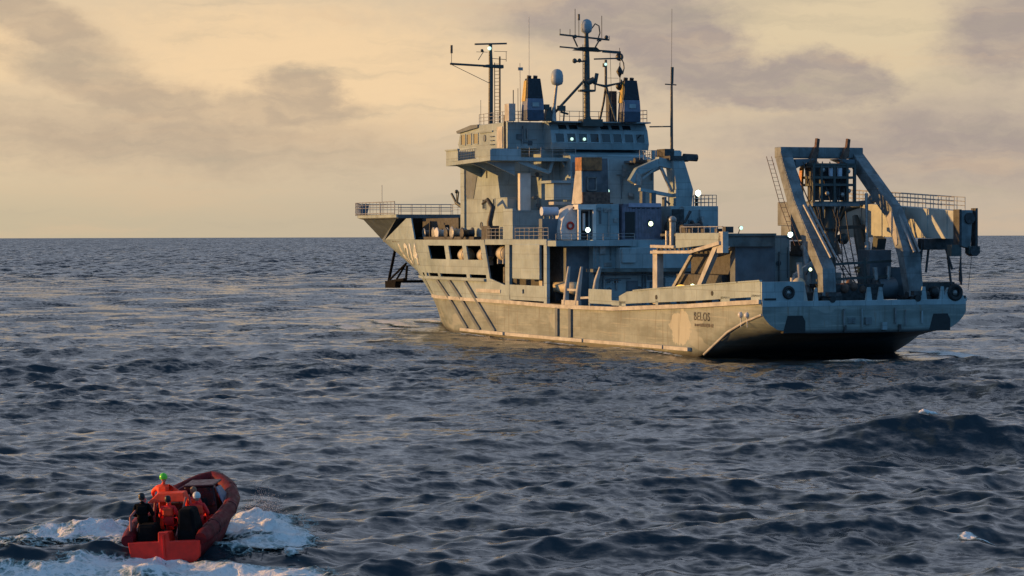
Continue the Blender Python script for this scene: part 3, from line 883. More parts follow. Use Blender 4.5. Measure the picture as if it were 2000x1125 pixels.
lay_text('BELOS', 0.95, 12.1, 2.92, M['letter_dark'], 'ship_name', 1, 1.15, 9.1)
for i, (w, g) in enumerate(((0.5, 0.1), (0.35, 0.14), (0.6, 0.1), (0.5, 0.12), (0.4, 0.1), (0.5, 0.1))): pass
mb = MB(); u = 11.9; random.seed(3)
while u > 8.5:
    w = random.uniform(0.16, 0.3); z0 = 2.38; mb.box((u, 9.115, z0 + random.uniform(0, 0.06)), (u - w, 9.135, z0 + random.uniform(0.22, 0.32))); u -= w + 0.07
mb.build('home_port_name', M['letter_dark'], ship)

# ------------------------------------------------------------------ superstructure
def blk(name, a, b, material='paint', parent=None, bevel=0.03):
    mb = MB(); mb.box(a, b); return mb.build(name, M[material], parent or ship, bevel)
def window(parent, c, w, h, face, material='glass', frame='paint', th=0.07, name='window', lit=None):
    """a window set in a raised frame; face: 'a' looks aft, 'p' to port; c is the centre on the wall"""
    mb = MB()
    def P(s, t, d):
        return (c[0] - d, c[1] + s, c[2] + t) if face == 'a' else (c[0] + s, c[1] + d, c[2] + t)
    def bar(s0, s1, t0, t1, d0, d1): mb.box(P(s0, t0, d0), P(s1, t1, d1))
    f = 0.09
    bar(-w / 2 - f, w / 2 + f, h / 2, h / 2 + f, 0, th); bar(-w / 2 - f, w / 2 + f, -h / 2 - f, -h / 2, 0, th)
    bar(-w / 2 - f, -w / 2, -h / 2, h / 2, 0, th); bar(w / 2, w / 2 + f, -h / 2, h / 2, 0, th)
    o = mb.build(name, M[frame], parent)
    mb = MB(); mb.box(P(-w / 2, -h / 2, 0.003), P(w / 2, h / 2, 0.02)); mb.build('pane', M[material], o)
    return o
# lower deckhouse: the aft face stands at the forward end of the working deck
dh = blk('deckhouse', (42.2, -8.6, 3.3), (58.0, 4.9, 9.42))
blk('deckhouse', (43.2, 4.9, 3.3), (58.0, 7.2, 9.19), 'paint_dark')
mb = MB(); mb.box((40.6, -8.4, 6.45), (42.2, 5.6, 6.75)); mb.build('gallery_deck', M['deck'], ship)
mb = MB(); mb.box((41.2, 1.0, 8.85), (43.4, 9.05, 9.36)); mb.build('gallery_deck', M['paint'], ship)
mb = MB(); mb.box((41.0, -3.8, 6.75), (42.2, 2.7, 8.7)); mb.build('winch_cabin', M['paint'], ship, 0.05)
blk('locker', (40.7, 1.2, 7.3), (41.0, 2.6, 8.6))
mb = MB(); mb.box((42.05, -7.5, 3.4), (42.19, -5.5, 5.9)); mb.build('door', M['paint_dark'], dh)
mb = MB(); mb.box((42.05, 0.4, 3.5), (42.19, 1.5, 5.6)); mb.build('door', M['paint_dark'], dh)
mb = MB(); mb.box((42.08, -1.9, 3.5), (42.19, -0.9, 5.5)); mb.build('door', M['paint_dark'], dh)
for y in (3.4, 2.6, -3.1): window(dh, (42.2, y, 5.6), 0.45, 0.45, 'a')
mb = MB(); mb.box((41.6, -4.6, 3.4), (41.95, -2.2, 5.9)); mb.build('roller_shutter', M['paint'], dh, 0.03)
# pipes and cable trays on the aft wall
mb = MB()
for y in (4.2, 3.9, -0.1, -0.4, -7.9): mb.tube((42.1, y, 3.4), (42.1, y, 6.4), 0.07, n=6)
mb.box((42.0, -8.4, 6.1), (42.2, 4.8, 6.25))
mb.build('pipework', M['paint_dark'], dh)

# tower block under the bridge, port face lit
tw = MB()
# port tower with slanted aft edge: narrow at the top under the wing, wider below
tw.prism([(58.4, 9.4), (70.6, 9.4), (70.6, 17.2), (61.4, 17.2), (60.3, 13.6), (58.4, 13.6)], 1, 3.6, 7.0)
tower = tw.build('port_tower', M['paint'], ship)
blk('starboard_tower', (58.4, -7.0, 9.4), (70.6, -3.6, 17.2))
cb = blk('centre_block', (57.9, -7.3, 9.4), (73.0, 3.6, 18.4))
blk('centre_block', (61.0, 3.6, 9.4), (70.0, 5.6, 18.4))
# shadow of the recessed strut, laid on the tower as a dark sheet
mb = MB(); mb.prism([(66.0, 17.1), (70.6, 17.1), (70.6, 15.6), (69.4, 13.6), (67.6, 13.6)], 1, 7.0, 7.05); mb.build('dark_panel', M['paint_dark'], tower)
mb = MB(); mb.prism([(69.8, 17.1), (70.9, 17.1), (70.9, 9.4), (69.8, 9.4)], 1, 7.0, 7.2); mb.build('edge_column', M['paint'], tower)
for c in ((64.6, 7.0, 13.0), (61.9, 7.0, 13.0)): window(tower, c, 0.75 if c[0] > 63 else 0.35, 0.9, 'p', 'glass')
for c in ((65.4, 7.0, 10.9), (64.8, 7.0, 10.0)): 
    mb = MB(); mb.lathe(c, [(0.34, 0), (0.34, 0.06), (0.26, 0.06), (0.26, 0.02)], 1, 14); o = mb.build('porthole', M['paint_dark'], tower)
mb = MB(); mb.box((63.8, 7.02, 15.6), (64.0, 7.06, 16.4)); mb.build('vent_slot', M['black'], tower)
# light coloured trunk beside the tower, in the shaded aft recess
mb = MB(); mb.box((57.3, 4.95, 12.3), (57.9, 6.1, 15.95)); mb.build('white_trunk', M['white'], ship, 0.05)
blk('centre_block', (57.0, 1.6, 9.42), (57.9, 7.0, 12.3))
mb = MB(); mb.box((57.75, 0.1, 13.4), (57.88, 1.0, 14.9)); mb.build('door', M['paint_dark'], cb)
mb = MB(); mb.box((51.8, 8.75, 9.5), (54.3, 9.1, 12.42)); mb.build('light_pillar', M['paint'], ship, 0.03)

# bridge wings
for side in (1, -1):
    w = MB()
    w.prism([(54.8, 17.1), (67.0, 16.85), (67.0, 17.25), (54.8, 17.45)], 1, side * 6.9, side * 10.2)
    wing = w.build('bridge_wing', M['paint'], ship)
    w = MB()
    w.box((54.8, side * 10.08, 17.45), (58.9, side * 10.2, 18.15)); w.box((54.8, side * 7.0, 17.45), (54.9, side * 10.08, 18.25)); w.build('wing_bulwark', M['paint'], wing); w = MB()
    w.box((63.6, side * 10.08, 17.25), (67.0, side * 10.2, 18.35))
    w.box((66.9, side * 7.0, 17.25), (67.0, side * 10.08, 18.35)); w.box((63.5, side * 10.05, 18.35), (67.1, side * 10.3, 18.5))
    w.build('wing_bulwark', M['paint'], wing)
    railing('railing', [(58.9, side * 10.1, 17.4), (63.6, side * 10.1, 17.3)], 1.0, 4, 0.45, 0.02, wing, M['paint_dark'], 0.03)
    # underside brackets
    for u in (56.5, 60.5, 65.5):
        w = MB(); w.prism([(7.0 * side, 17.0), (10.0 * side, 17.0), (7.0 * side, 15.7)], 0, u - 0.08, u + 0.08); w.build('wing_bracket', M['paint'], wing)
mb = MB(); mb.prism([(7.0, 17.1), (7.0, 17.45), (0.9, 17.45), (0.9, 17.1)], 0, 55.6, 57.9)
mb.build('wing_walkway', M['paint'], ship)
mb = MB(); mb.beam((56.0, 7.2, 17.2), (56.4, 3.4, 16.0), 0.25, 0.35); mb.beam((56.4, 3.4, 16.0), (56.4, 3.0, 17.3), 0.3, 0.3)
mb.tube((56.3, 2.2, 17.3), (56.3, -0.6, 13.6), 0.13); mb.build('inclined_ladder', M['paint'], ship)
railing('railing', [(55.6, 7.0, 17.45), (55.6, 0.9, 17.45)], 1.0, 3, 1.2)

# bridge deck house
br = blk('bridge_house', (58.2, -7.25, 18.4), (66.0, 7.05, 21.0), bevel=0.05)
mb = MB()
mb.prism([(66.0, 18.4), (71.4, 18.4), (72.2, 19.2), (71.4, 20.6), (66.0, 20.75)], 1, -7.2, 6.95)
front = mb.build('bridge_front', M['paint'], ship)
mb = MB(); mb.prism([(66.0, 20.75), (71.9, 20.35), (72.1, 20.6), (68.0, 21.05), (66.0, 21.05)], 1, -7.4, 7.2); mb.build('bridge_roof', M['paint_dark'], ship)
for u in (67.0, 68.9, 70.6): window(front, (u, 6.95, 19.65), 1.2, 1.0, 'p', 'sunlit_glass' if u > 68 else 'sunlit_glass')
mb = MB(); mb.box((59.4, 7.06, 18.5), (60.9, 7.12, 20.6)); mb.build('door', M['fender'], br)
mb = MB(); mb.box((62.0, 7.06, 20.15), (65.6, 7.2, 20.3)); mb.build('gutter', M['paint'], br)
mb = MB()
for z in (18.9, 19.3, 19.7): mb.tube((61.6, 7.15, z), (62.6, 7.15, z), 0.05)
mb.lathe((64.3, 7.05, 19.6), [(0.35, 0), (0.35, 0.08)], 1, 12); mb.build('wall_fittings', M['paint_dark'], br)
# aft control room, its windows look over the working deck
mb = MB()
mb.prism([(58.2, 18.3), (56.2, 18.3), (56.0, 18.85), (56.35, 20.15), (56.9, 20.9), (58.2, 21.0)], 1, -7.2, 3.25)
acr = mb.build('aft_control_room', M['paint'], ship)
def slanted_pane(y0, y1, z0, z1, x0, x1, parent, frame=0.08):
    mb = MB()
    d = 0.03
    mb.hexa([(x0 - d, y0, z0), (x0 + d, y0, z0), (x0 + d, y1, z0), (x0 - d, y1, z0)], [(x1 - d, y0, z1), (x1 + d, y0, z1), (x1 + d, y1, z1), (x1 - d, y1, z1)])
    o = mb.build('pane', M['glass'], parent)
    return o
xw = lambda z: interp(z, [18.85, 20.15, 20.9], [56.0, 56.35, 56.9])
for i in range(8):
    y1 = 2.80 - i * 1.235; y0 = y1 - 0.88
    mb = MB(); f = 0.07
    for a, b, c, d in ((y0 - f, y1 + f, 18.93, 19.0), (y0 - f, y1 + f, 19.83, 19.9), (y0 - f, y0, 19.0, 19.83), (y1, y1 + f, 19.0, 19.83)):
        mb.hexa([(xw(c) - 0.07, a, c), (xw(c) + 0.02, a, c), (xw(c) + 0.02, b, c), (xw(c) - 0.07, b, c)],
                [(xw(d) - 0.07, a, d), (xw(d) + 0.02, a, d), (xw(d) + 0.02, b, d), (xw(d) - 0.07, b, d)])
    wo = mb.build('window', M['paint'], acr)
    slanted_pane(y0, y1, 19.0, 19.83, xw(19.0), xw(19.83), wo)
    if i in (1, 2):
        mb = MB(); mb.ball((xw(19.2) - 0.12, (y0 + y1) / 2 - (0.1 if i == 2 else 0), 19.3), 0.16, 10); mb.build('lamp', M['lampd'], wo)
for y in (1.9, 0.75, -2.6, -3.8, -5.0):
    mb = MB(); f = 0.05
    mb.hexa([(xw(20.3) - 0.05, y - 0.42, 20.3), (xw(20.3) + 0.05, y - 0.42, 20.3), (xw(20.3) + 0.05, y + 0.42, 20.3), (xw(20.3) - 0.05, y + 0.42, 20.3)],
            [(xw(20.7) - 0.05, y - 0.42, 20.7), (xw(20.7) + 0.05, y - 0.42, 20.7), (xw(20.7) + 0.05, y + 0.42, 20.7), (xw(20.7) - 0.05, y + 0.42, 20.7)])
    mb.build('skylight', M['glass'], acr)
mb = MB(); mb.box((55.8, -7.3, 20.92), (58.2, 3.4, 21.05)); mb.build('eyebrow', M['paint'], acr)
# deckhouse step below the windows with a sloping top
mb = MB(); mb.prism([(57.9, 18.25), (55.2, 17.75), (55.0, 17.5), (55.0, 12.6), (57.9, 12.6)], 1, -6.4, 1.7); st_house = st = mb.build('aft_deckhouse', M['paint'], ship)
mb = MB(); mb.prism([(55.0, 17.6), (53.6, 17.25), (53.6, 9.45), (55.0, 9.45)], 1, -6.6, -1.2); mb.build('aft_deckhouse', M['paint'], ship)
mb = MB(); mb.box((54.86, 1.0, 15.5), (55.0, 1.5, 17.0)); mb.build('louvre', M['paint_dark'], st)
# box with canopy beside the crane casing
mb = MB(); mb.box((52.8, 2.6, 13.3), (55.0, 4.4, 14.9)); mb.box((52.5, 2.4, 14.9), (55.2, 4.8, 15.15)); mb.build('ventilation_box', M['paint'], ship)
mb = MB(); mb.box((52.3, 2.8, 12.8), (53.6, 4.6, 13.1)); mb.build('ledge', M['fender'], ship)
railing('railing', [(43.4, 8.9, 9.5), (51.6, 8.9, 9.5)], 1.05, 3, 1.2)
railing('railing', [(54.5, 8.9, 9.5), (59.0, 8.9, 9.5)], 1.05, 3, 1.2)
railing('railing', [(41.3, 9.0, 9.4), (41.3, 1.1, 9.4)], 0.6, 2, 1.6)

# tall machinery casing with an orange collar, aft of the bridge
cs = MB()
cs.hexa([(44.6, 2.2, 12.8), (46.9, 2.2, 12.8), (46.9, 4.9, 12.8), (44.6, 4.9, 12.8)], [(44.6, 2.35, 17.05), (45.6, 2.35, 17.05), (45.6, 4.95, 17.05), (44.6, 4.95, 17.05)])
casing = cs.build('exhaust_casing', M['casing'] if 'casing' in M else M['paint_dark'], ship, 0.04)

# ------------------------------------------------------------------ funnels
def V3(p, du=0, dv=0, dz=0): return (p[0] + du, p[1] + dv, p[2] + dz)
for side, c in ((1, 5.45), (-1, -4.85)):
    u0, u1 = 54.8, 55.9
    def ringz(z):
        t = (z - 21.0) / 4.2; w = 0.9 - 0.02 * t - (0.22 * max(0, t - 0.35) / 0.65 if True else 0)
        a = u0 + (0.35 * max(0, t - 0.45) / 0.55); b = u1 + 0.5 * (1 - t)      # forward face rakes
        return [(a, c - w, z), (b, c - w, z), (b, c + w, z), (a, c + w, z)]
    mb = MB(); mb.hexa(ringz(21.0), ringz(22.0)); fl = mb.build('funnel', M['funnel_blue'], ship, 0.04)
    mb = MB(); mb.hexa(ringz(22.0), ringz(23.15)); mb.build('funnel_band', M['funnel_grey'], fl, 0.02)
    mb = MB(); mb.mi = 0
    lo, hi = ringz(23.15), ringz(25.1)
    mb.hexa(lo, hi); mb.build('funnel_top', M['funnel_black'], fl, 0.05)
    # yellow forward panel: it faces the sun on the port side
    mb = MB()
    f = lambda z: ringz(z)[1][0]
    w = 0.9
    a, b = ringz(22.9), ringz(24.9)
    mb.hexa([(a[1][0] - 0.9, a[3][1] - 0.01, 22.9), (a[1][0] + 0.05, a[3][1] - 0.01, 22.9), (a[1][0] + 0.05, a[3][1] + 0.05, 22.9), (a[1][0] - 0.9, a[3][1] + 0.05, 22.9)],
            [(b[1][0] - 0.6, b[3][1] - 0.01, 24.9), (b[1][0] + 0.05, b[3][1] - 0.01, 24.9), (b[1][0] + 0.05, b[3][1] + 0.05, 24.9), (b[1][0] - 0.6, b[3][1] + 0.05, 24.9)])
    mb.build('yellow_panel', M['yellow'], fl)
    mb = MB()
    for dy in (-0.4, 0.25): mb.tube((55.9, c + dy, 25.0), (55.8, c + dy, 25.4), 0.22, n=10)
    mb.build('exhaust_pipe', M['black'], fl)
    mb = MB(); mb.box((54.7, c - 0.35, 22.35), (54.82, c + 0.35, 22.75)); mb.build('crest', M['paint'], fl)
mb = MB(); mb.box((56.4, -3.9, 21.0), (57.2, -3.05, 24.1)); mb.build('vent_trunk', M['dark'], ship, 0.04)
mb = MB(); mb.box((56.4, 6.9, 21.0), (57.6, 7.6, 22.7)); mb.build('vent_trunk', M['fender'], ship, 0.04)

# ------------------------------------------------------------------ main mast with its yards
mz = MB()
mz.path([(56.0, -0.62, 21.0), (56.0, -0.5, 22.0), (56.0, -0.48, 27.5), (56.0, -0.46, 30.2)], [0.62, 0.34, 0.32, 0.20], 8)
mz.box((55.3, -1.9, 21.0), (56.6, 0.2, 21.7))
mast = mz.build('main_mast', M['mast'], ship)
mb = MB()
yards = [((56, 2.4, 29.95), (56, -2.9, 29.55), 0.09), ((56, 2.4, 28.75), (56, -4.1, 28.35), 0.075)]
for a, b, r in yards: mb.tube(a, b, r, n=6)
mb.beam((56, -2.2, 28.42), (56, -4.1, 28.33), 0.3, 0.24)
mb.hexa([(55.6, -1.9, 28.35), (56.4, -1.9, 28.35), (56.4, 0.9, 28.45), (55.6, 0.9, 28.45)], [(55.4, -1.3, 28.75), (56.6, -1.3, 28.75), (56.6, 0.4, 28.75), (55.4, 0.4, 28.75)])
for y, z0, z1 in ((2.35, 29.95, 30.5), (1.3, 29.9, 30.5), (0.75, 29.85, 32.5), (0.35, 29.8, 31.9), (-2.1, 29.6, 31.9), (-2.9, 29.5, 29.95)):
    mb.tube((56, y, z0), (56, y, z1), 0.035, n=5)
mb.tube((56, 0.35, 31.4), (56, 0.35, 32.0), 0.12, n=8)
mb.tube((56, 0.5, 28.8), (56, 1.0, 29.8), 0.08, n=6); mb.tube((56, -1.4, 28.8), (56, -1.9, 29.6), 0.08, n=6)
mb.path([(56, -1.0, 30.6), (56, -1.4, 31.1), (56, -1.8, 30.9), (56, -1.9, 30.2), (56, -1.6, 29.4)], 0.07, 6)
mb.ball((56, -2.6, 29.8), 0.22, 8); mb.ball((56, -1.9, 29.55), 0.2, 8); mb.ball((56, 0.75, 29.8), 0.2, 8)
mb.build('yardarms', M['mast'], mast)
mb = MB(); mb.lathe((56.0, -0.46, 30.1), [(0.22, 0), (0.50, 0.2), (0.56, 0.5), (0.56, 0.9), (0.48, 1.2), (0.28, 1.38), (0.03, 1.45)], 2, 18)
mb.build('satellite_dome', M['dome'], mast)
mb = MB()
mb.tube((56, -0.5, 27.4), (55.2, 1.1, 27.3), 0.08); mb.ball((55.2, 1.15, 27.35), 0.26, 8); mb.ball((55.3, 0.6, 27.4), 0.22, 8)
mb.tube((55.8, -0.5, 25.3), (55.5, -1.1, 25.6), 0.3, n=8); mb.tube((55.6, -1.2, 25.2), (55.6, -1.4, 26.2), 0.2, n=8)
mb.box((55.5, -1.2, 24.4), (56.4, 0.3, 24.6)); mb.tube((55.6, -1.2, 24.5), (55.6, -1.2, 25.4), 0.08, n=6); mb.tube((55.9, -0.2, 24.5), (55.8, -0.2, 27.4), 0.06, n=6)
mb.build('horn', M['mast'], mast)
mb = MB()      # ladder up the mast
for i in range(18): mb.tube((55.6, 0.05, 21.6 + i * 0.42), (55.6, -0.2 - 0.2, 21.6 + i * 0.42), 0.03, n=4)
mb.tube((55.6, 0.1, 21.4), (55.6, 0.1, 29.0), 0.04, n=4); mb.build('mast_ladder', M['mast'], mast)
# raking stay leg to the deck on the port side
mb = MB(); mb.tube((56.0, -0.3, 25.6), (55.8, 3.7, 21.6), 0.14, n=6); mb.build('mast_leg', M['mast'], mast)

# aft radar mast just to starboard of it
mb = MB()
mb.path([(55.0, -3.2, 21.0), (55.4, -2.7, 23.0), (55.6, -2.35, 24.6), (55.6, -2.35, 27.1)], [0.12, 0.13, 0.14, 0.14], 6)
mb.path([(56.4, -2.0, 21.0), (56.0, -2.3, 23.0), (55.7, -2.4, 24.6)], [0.12, 0.12, 0.12], 6)
mb.path([(55.6, -1.0, 24.75), (55.6, -2.3, 24.5), (55.6, -4.05, 24.9)], [0.07, 0.14, 0.07], 6)
mb.tube((55.6, -4.0, 24.7), (55.6, -4.0, 25.2), 0.1, n=6)
mb.tube((55.6, -2.2, 26.4), (55.6, -2.2, 26.75), 0.2, n=8)
rm = mb.build('radar_mast', M['mast'], ship)
mb = MB(); mb.beam((55.6, -1.1, 27.15), (55.6, -4.1, 27.3), 0.16, 0.14); mb.tube((55.6, -4.05, 27.1), (55.6, -4.05, 27.6), 0.12, n=6); mb.build('radar_scanner', M['mast'], rm)
mb = MB(); mb.ball((55.4, -2.25, 26.65), 0.15, 8); mb.build('masthead_lamp', M['lampd'], rm)
# whip aerials aft of the mast and halyards
mb = MB()
for a, b in (((56, -2.4, 25.8), (56, -3.9, 25.8)), ((56, -2.6, 23.9), (56, -4.2, 24.5)), ((56.0, -4.05, 28.3), (56.0, -4.25, 21.4)), ((56, -3.0, 28.4), (56, -3.2, 21.3))):
    mb.tube(a, b, 0.022, n=4)
mb.path([(56, -4.2, 27.8), (56, -4.45, 27.3), (56, -4.5, 26.8), (56, -4.35, 26.2)], 0.06, 5)
mb.build('signal_halyard', M['mast'], mast)

# second dome on a pedestal with clutter round its foot
mb = MB(); mb.path([(55.6, 3.3, 21.0), (55.6, 3.15, 22.5), (55.6, 2.9, 24.6)], [0.38, 0.16, 0.14], 8)
pd = mb.build('dome_pedestal', M['steel'], ship)
mb = MB(); mb.lathe((55.6, 2.85, 24.45), [(0.12, 0), (0.5, 0.15), (0.60, 0.45), (0.60, 1.0), (0.5, 1.4), (0.28, 1.6), (0.04, 1.65)], 2, 16); mb.build('satellite_dome', M['dome'], pd)
mb = MB()
mb.hexa([(55.2, 4.3, 21.0), (55.9, 4.3, 21.0), (55.9, 3.6, 21.0), (55.2, 3.6, 21.0)], [(55.2, 4.0, 22.2), (55.9, 4.0, 22.2), (55.9, 3.6, 22.4), (55.2, 3.6, 22.4)])
mb.box((55.0, 3.9, 22.1), (55.5, 4.4, 22.6)); mb.box((55.0, 2.2, 22.0), (55.5, 2.9, 22.5)); mb.tube((55.3, 2.3, 21.0), (55.3, 2.2, 22.1), 0.08, n=6)
mb.tube((55.3, 1.8, 21.7), (55.3, 2.6, 21.9), 0.1, n=6); mb.build('searchlight_stand', M['mast'], ship)
mast.location.z = -0.45
# thin aerials
for (p, q, r, n_) in (((60, 4.0, 21.0), (60, 4.0, 31.5), 0.022, 'whip_aerial'), ((56, 6.55, 21.0), (56, 6.6, 26.6), 0.03, 'whip_aerial')):
    mb = MB(); mb.tube(p, q, r, n=5)
    if p[1] > 6: mb.box((55.95, 6.3, 25.9), (56.05, 6.8, 26.2))
    mb.build(n_, M['steel'], ship)
# rails round the bridge roof
railing('railing', [(58.3, 7.0, 21.0), (66.0, 7.0, 21.0)], 1.05, 3, 1.3)
railing('railing', [(58.3, 7.0, 21.0), (58.3, 4.6, 21.0)], 1.05, 3, 1.1)
railing('railing', [(56.5, 2.2, 21.05), (56.5, -3.0, 21.05)], 1.0, 2, 1.1)
railing('railing', [(56.5, -6.0, 21.05), (56.5, -7.2, 21.05), (63, -7.2, 21.0)], 1.2, 3, 1.0)

# ------------------------------------------------------------------ forward radar mast
base = (64.0, 5.35, 21.0)
mb = MB(); mb.path([(64, 5.3, 21.0), (64, 5.25, 26.5), (64, 5.3, 28.6)], [0.26, 0.24, 0.18], 8)
fm = mb.build('forward_mast', M['mast'], ship)
mb = MB(); mb.tube((64, 9.6, 26.95), (64, 3.9, 26.75), 0.11, n=6); mb.tube((64, 9.4, 26.85), (64, 5.4, 25.1), 0.035, n=4)
mb.tube((64, 9.45, 26.9), (64, 9.45, 28.1), 0.03, n=4); mb.tube((64, 9.45, 28.0), (64, 9.45, 28.8), 0.13, n=6)
mb.hexa([(63.7, 6.0, 26.7), (64.3, 6.0, 26.7), (64.3, 4.0, 26.6), (63.7, 4.0, 26.6)], [(63.7, 5.8, 26.95), (64.3, 5.8, 26.95), (64.3, 4.0, 26.95), (63.7, 4.0, 26.95)])
mb.build('yardarm', M['mast'], fm)
mb = MB()
mb.tube((64, 4.3, 21.0), (64, 4.3, 27.8), 0.10, n=6); mb.tube((64.4, 4.7, 21.0), (64.4, 4.7, 27.2), 0.05, n=5)
for i in range(17): mb.tube((64, 4.3, 21.3 + i * 0.36), (64.4, 4.7, 21.3 + i * 0.36), 0.03, n=4)
mb.tube((64, 5.4, 27.6), (64, 3.6, 27.5), 0.04, n=4); mb.tube((64, 4.9, 28.3), (64, 3.5, 28.3), 0.03, n=4); mb.tube((64, 3.6, 27.3), (64, 3.6, 28.3), 0.03, n=4)
mb.tube((64, 6.6, 27.4), (64, 6.0, 28.3), 0.04, n=4); mb.tube((64, 6.8, 28.2), (64, 5.6, 28.2), 0.03, n=4); mb.ball((64, 6.2, 28.35), 0.16, 6)
mb.build('lattice_ladder', M['mast'], fm)
mb = MB(); mb.beam((63.9, 7.0, 28.95), (63.9, 3.6, 29.1), 0.22, 0.16); mb.tube((64, 5.3, 28.5), (64, 5.3, 29.0), 0.2, n=8); mb.build('radar_scanner', M['mast'], fm)
mb = MB(); mb.ball((63.6, 5.55, 28.55), 0.2, 10); mb.build('masthead_lamp', M['lampd'], fm)
mb = MB(); mb.tube((64.3, 4.1, 17.4), (64.3, 4.1, 17.5), 0.1); 
mb = MB(); mb.tube((57.9, 7.45, 17.4), (57.9, 7.45, 21.6), 0.13, n=6); mb.build('pipe_stack', M['dark'], ship)
mb = MB(); mb.tube((64, 7.6, 21.0), (64, 7.6, 23.4), 0.025, n=4); mb.tube((60, 5.2, 21.0), (60, 5.2, 24.4), 0.03, n=4); mb.tube((59.5, 5.9, 21.0), (59.5, 5.9, 24.2), 0.05, n=5); mb.build('whip_aerial', M['mast'], ship)

fm.location.y = 1.25
# tall whip mast to starboard, on the crane platform
mb = MB(); mb.path([(48.0, -5.9, 17.3), (48.0, -5.9, 23.6), (48.0, -5.9, 26.0)], [0.16, 0.13, 0.09], 6)
mb.tube((48, -6.4, 24.3), (48, -5.2, 24.35), 0.06, n=5); mb.tube((48, -5.95, 24.4), (48, -6.0, 26.0), 0.14, n=6)
mb.tube((48, -5.9, 26.0), (48, -5.95, 31.6), 0.02, n=4)
wm = mb.build('whip_mast', M['mast'], ship)
mb = MB(); mb.tube((48, -5.8, 20.3), (55.8, -7.2, 20.6), 0.07, n=5); mb.build('mast_stay', M['mast'], wm)
for i, c in enumerate(()): pass

# ------------------------------------------------------------------ midship equipment
# sunlight on the casing's port face painted as a pale plate, collar painted orange, aft face stained brown
mb = MB(); mb.hexa([(44.5, 5.02, 12.8), (46.95, 5.02, 12.8), (46.95, 4.9, 12.8), (44.5, 4.9, 12.8)], [(44.55, 5.05, 16.2), (45.9, 5.05, 16.2), (45.9, 4.95, 16.2), (44.55, 4.95, 16.2)])
mb.build('sunlit_side', M['fender'], casing)
mb = MB(); mb.box((44.4, 3.0, 15.9), (45.95, 5.1, 17.15)); mb.build('orange_collar', M['rust_orange'], casing, 0.04)
mb = MB(); mb.box((44.36, 2.2, 12.7), (44.9, 5.0, 13.9)); mb.build('rusty_apron', M['rust'], casing, 0.02)
mb = MB()
mb.box((44.45, 3.5, 14.0), (44.6, 4.5, 14.12)); mb.box((44.45, 3.5, 15.2), (44.6, 4.5, 15.32)); mb.box((44.45, 3.5, 14.0), (44.6, 3.62, 15.3)); mb.box((44.45, 4.38, 14.0), (44.6, 4.5, 15.3))
mb.build('hatch_frame', M['brownish'], casing)
mb = MB(); mb.tube((44.2, 2.0, 12.75), (44.2, 5.2, 12.75), 0.14, n=6); mb.tube((44.2, 5.1, 12.75), (44.4, 6.0, 12.4), 0.1, n=6); mb.build('drain_pipe', M['rust'], casing)
# cabin beneath: blue-grey box, and the rounded white rescue chamber beside it
mb = MB(); mb.box((43.4, 1.7, 9.42), (46.9, 4.05, 12.75)); mb.build('winch_house', M['paint'], ship, 0.06)
mb = MB()
prof = [(7.05, 9.42), (7.1, 10.5), (6.95, 11.3), (6.5, 12.0), (5.8, 12.55), (5.0, 12.75), (4.1, 12.75), (4.1, 12.3), (4.6, 12.1), (4.65, 9.42)]
n = len(prof)
arch = [(7.05, 9.42), (7.12, 10.4), (7.0, 11.2), (6.65, 11.85), (6.1, 12.35), (5.3, 12.68), (4.1, 12.75), (4.1, 9.42)]
mb.prism(arch, 0, 44.6, 47.2)
ch = mb.build('rounded_shelter', M['white'], ship, 0.08)
mb = MB(); mb.box((43.4, 4.05, 12.25), (44.6, 5.9, 12.72)); mb.box((43.4, 4.05, 9.42), (43.7, 4.35, 12.25)); mb.box((43.4, 5.6, 9.42), (43.7, 5.85, 12.25)); mb.build('doorway_frame', M['white'], ch, 0.03)
mb = MB(); mb.box((44.5, 4.4, 9.5), (44.59, 5.5, 12.1)); mb.build('dark_doorway', M['dark'], ch)
mb = MB(); mb.tube((44.1, 5.0, 10.3), (44.1, 5.0, 11.9), 0.14, n=8); mb.build('gas_bottle', M['white'], ch)
def lifebuoy(p, axis):
    mb = MB(); mb.ring(p, 0.30, 0.10, axis, 16, 8); return mb.build('lifebuoy', M['red'], ship)
lifebuoy((44.5, 6.2, 10.75), 0)
mb = MB(); mb.tube((46.0, 8.5, 12.1), (46.0, 6.9, 12.1), 0.42, n=14); mb.build('pressure_tank', M['pale_blue'], ship)
mb = MB(); mb.box((45.6, 7.0, 9.42), (46.4, 8.6, 11.4)); mb.build('tank_stand', M['paint_dark'], ship)
mb = MB()
for y in (8.2, 7.6, 7.2): mb.tube((46.0, y, 11.3), (46.0, y, 11.8), 0.12, n=6)
mb.build('tank_saddle', M['paint_dark'], ship)

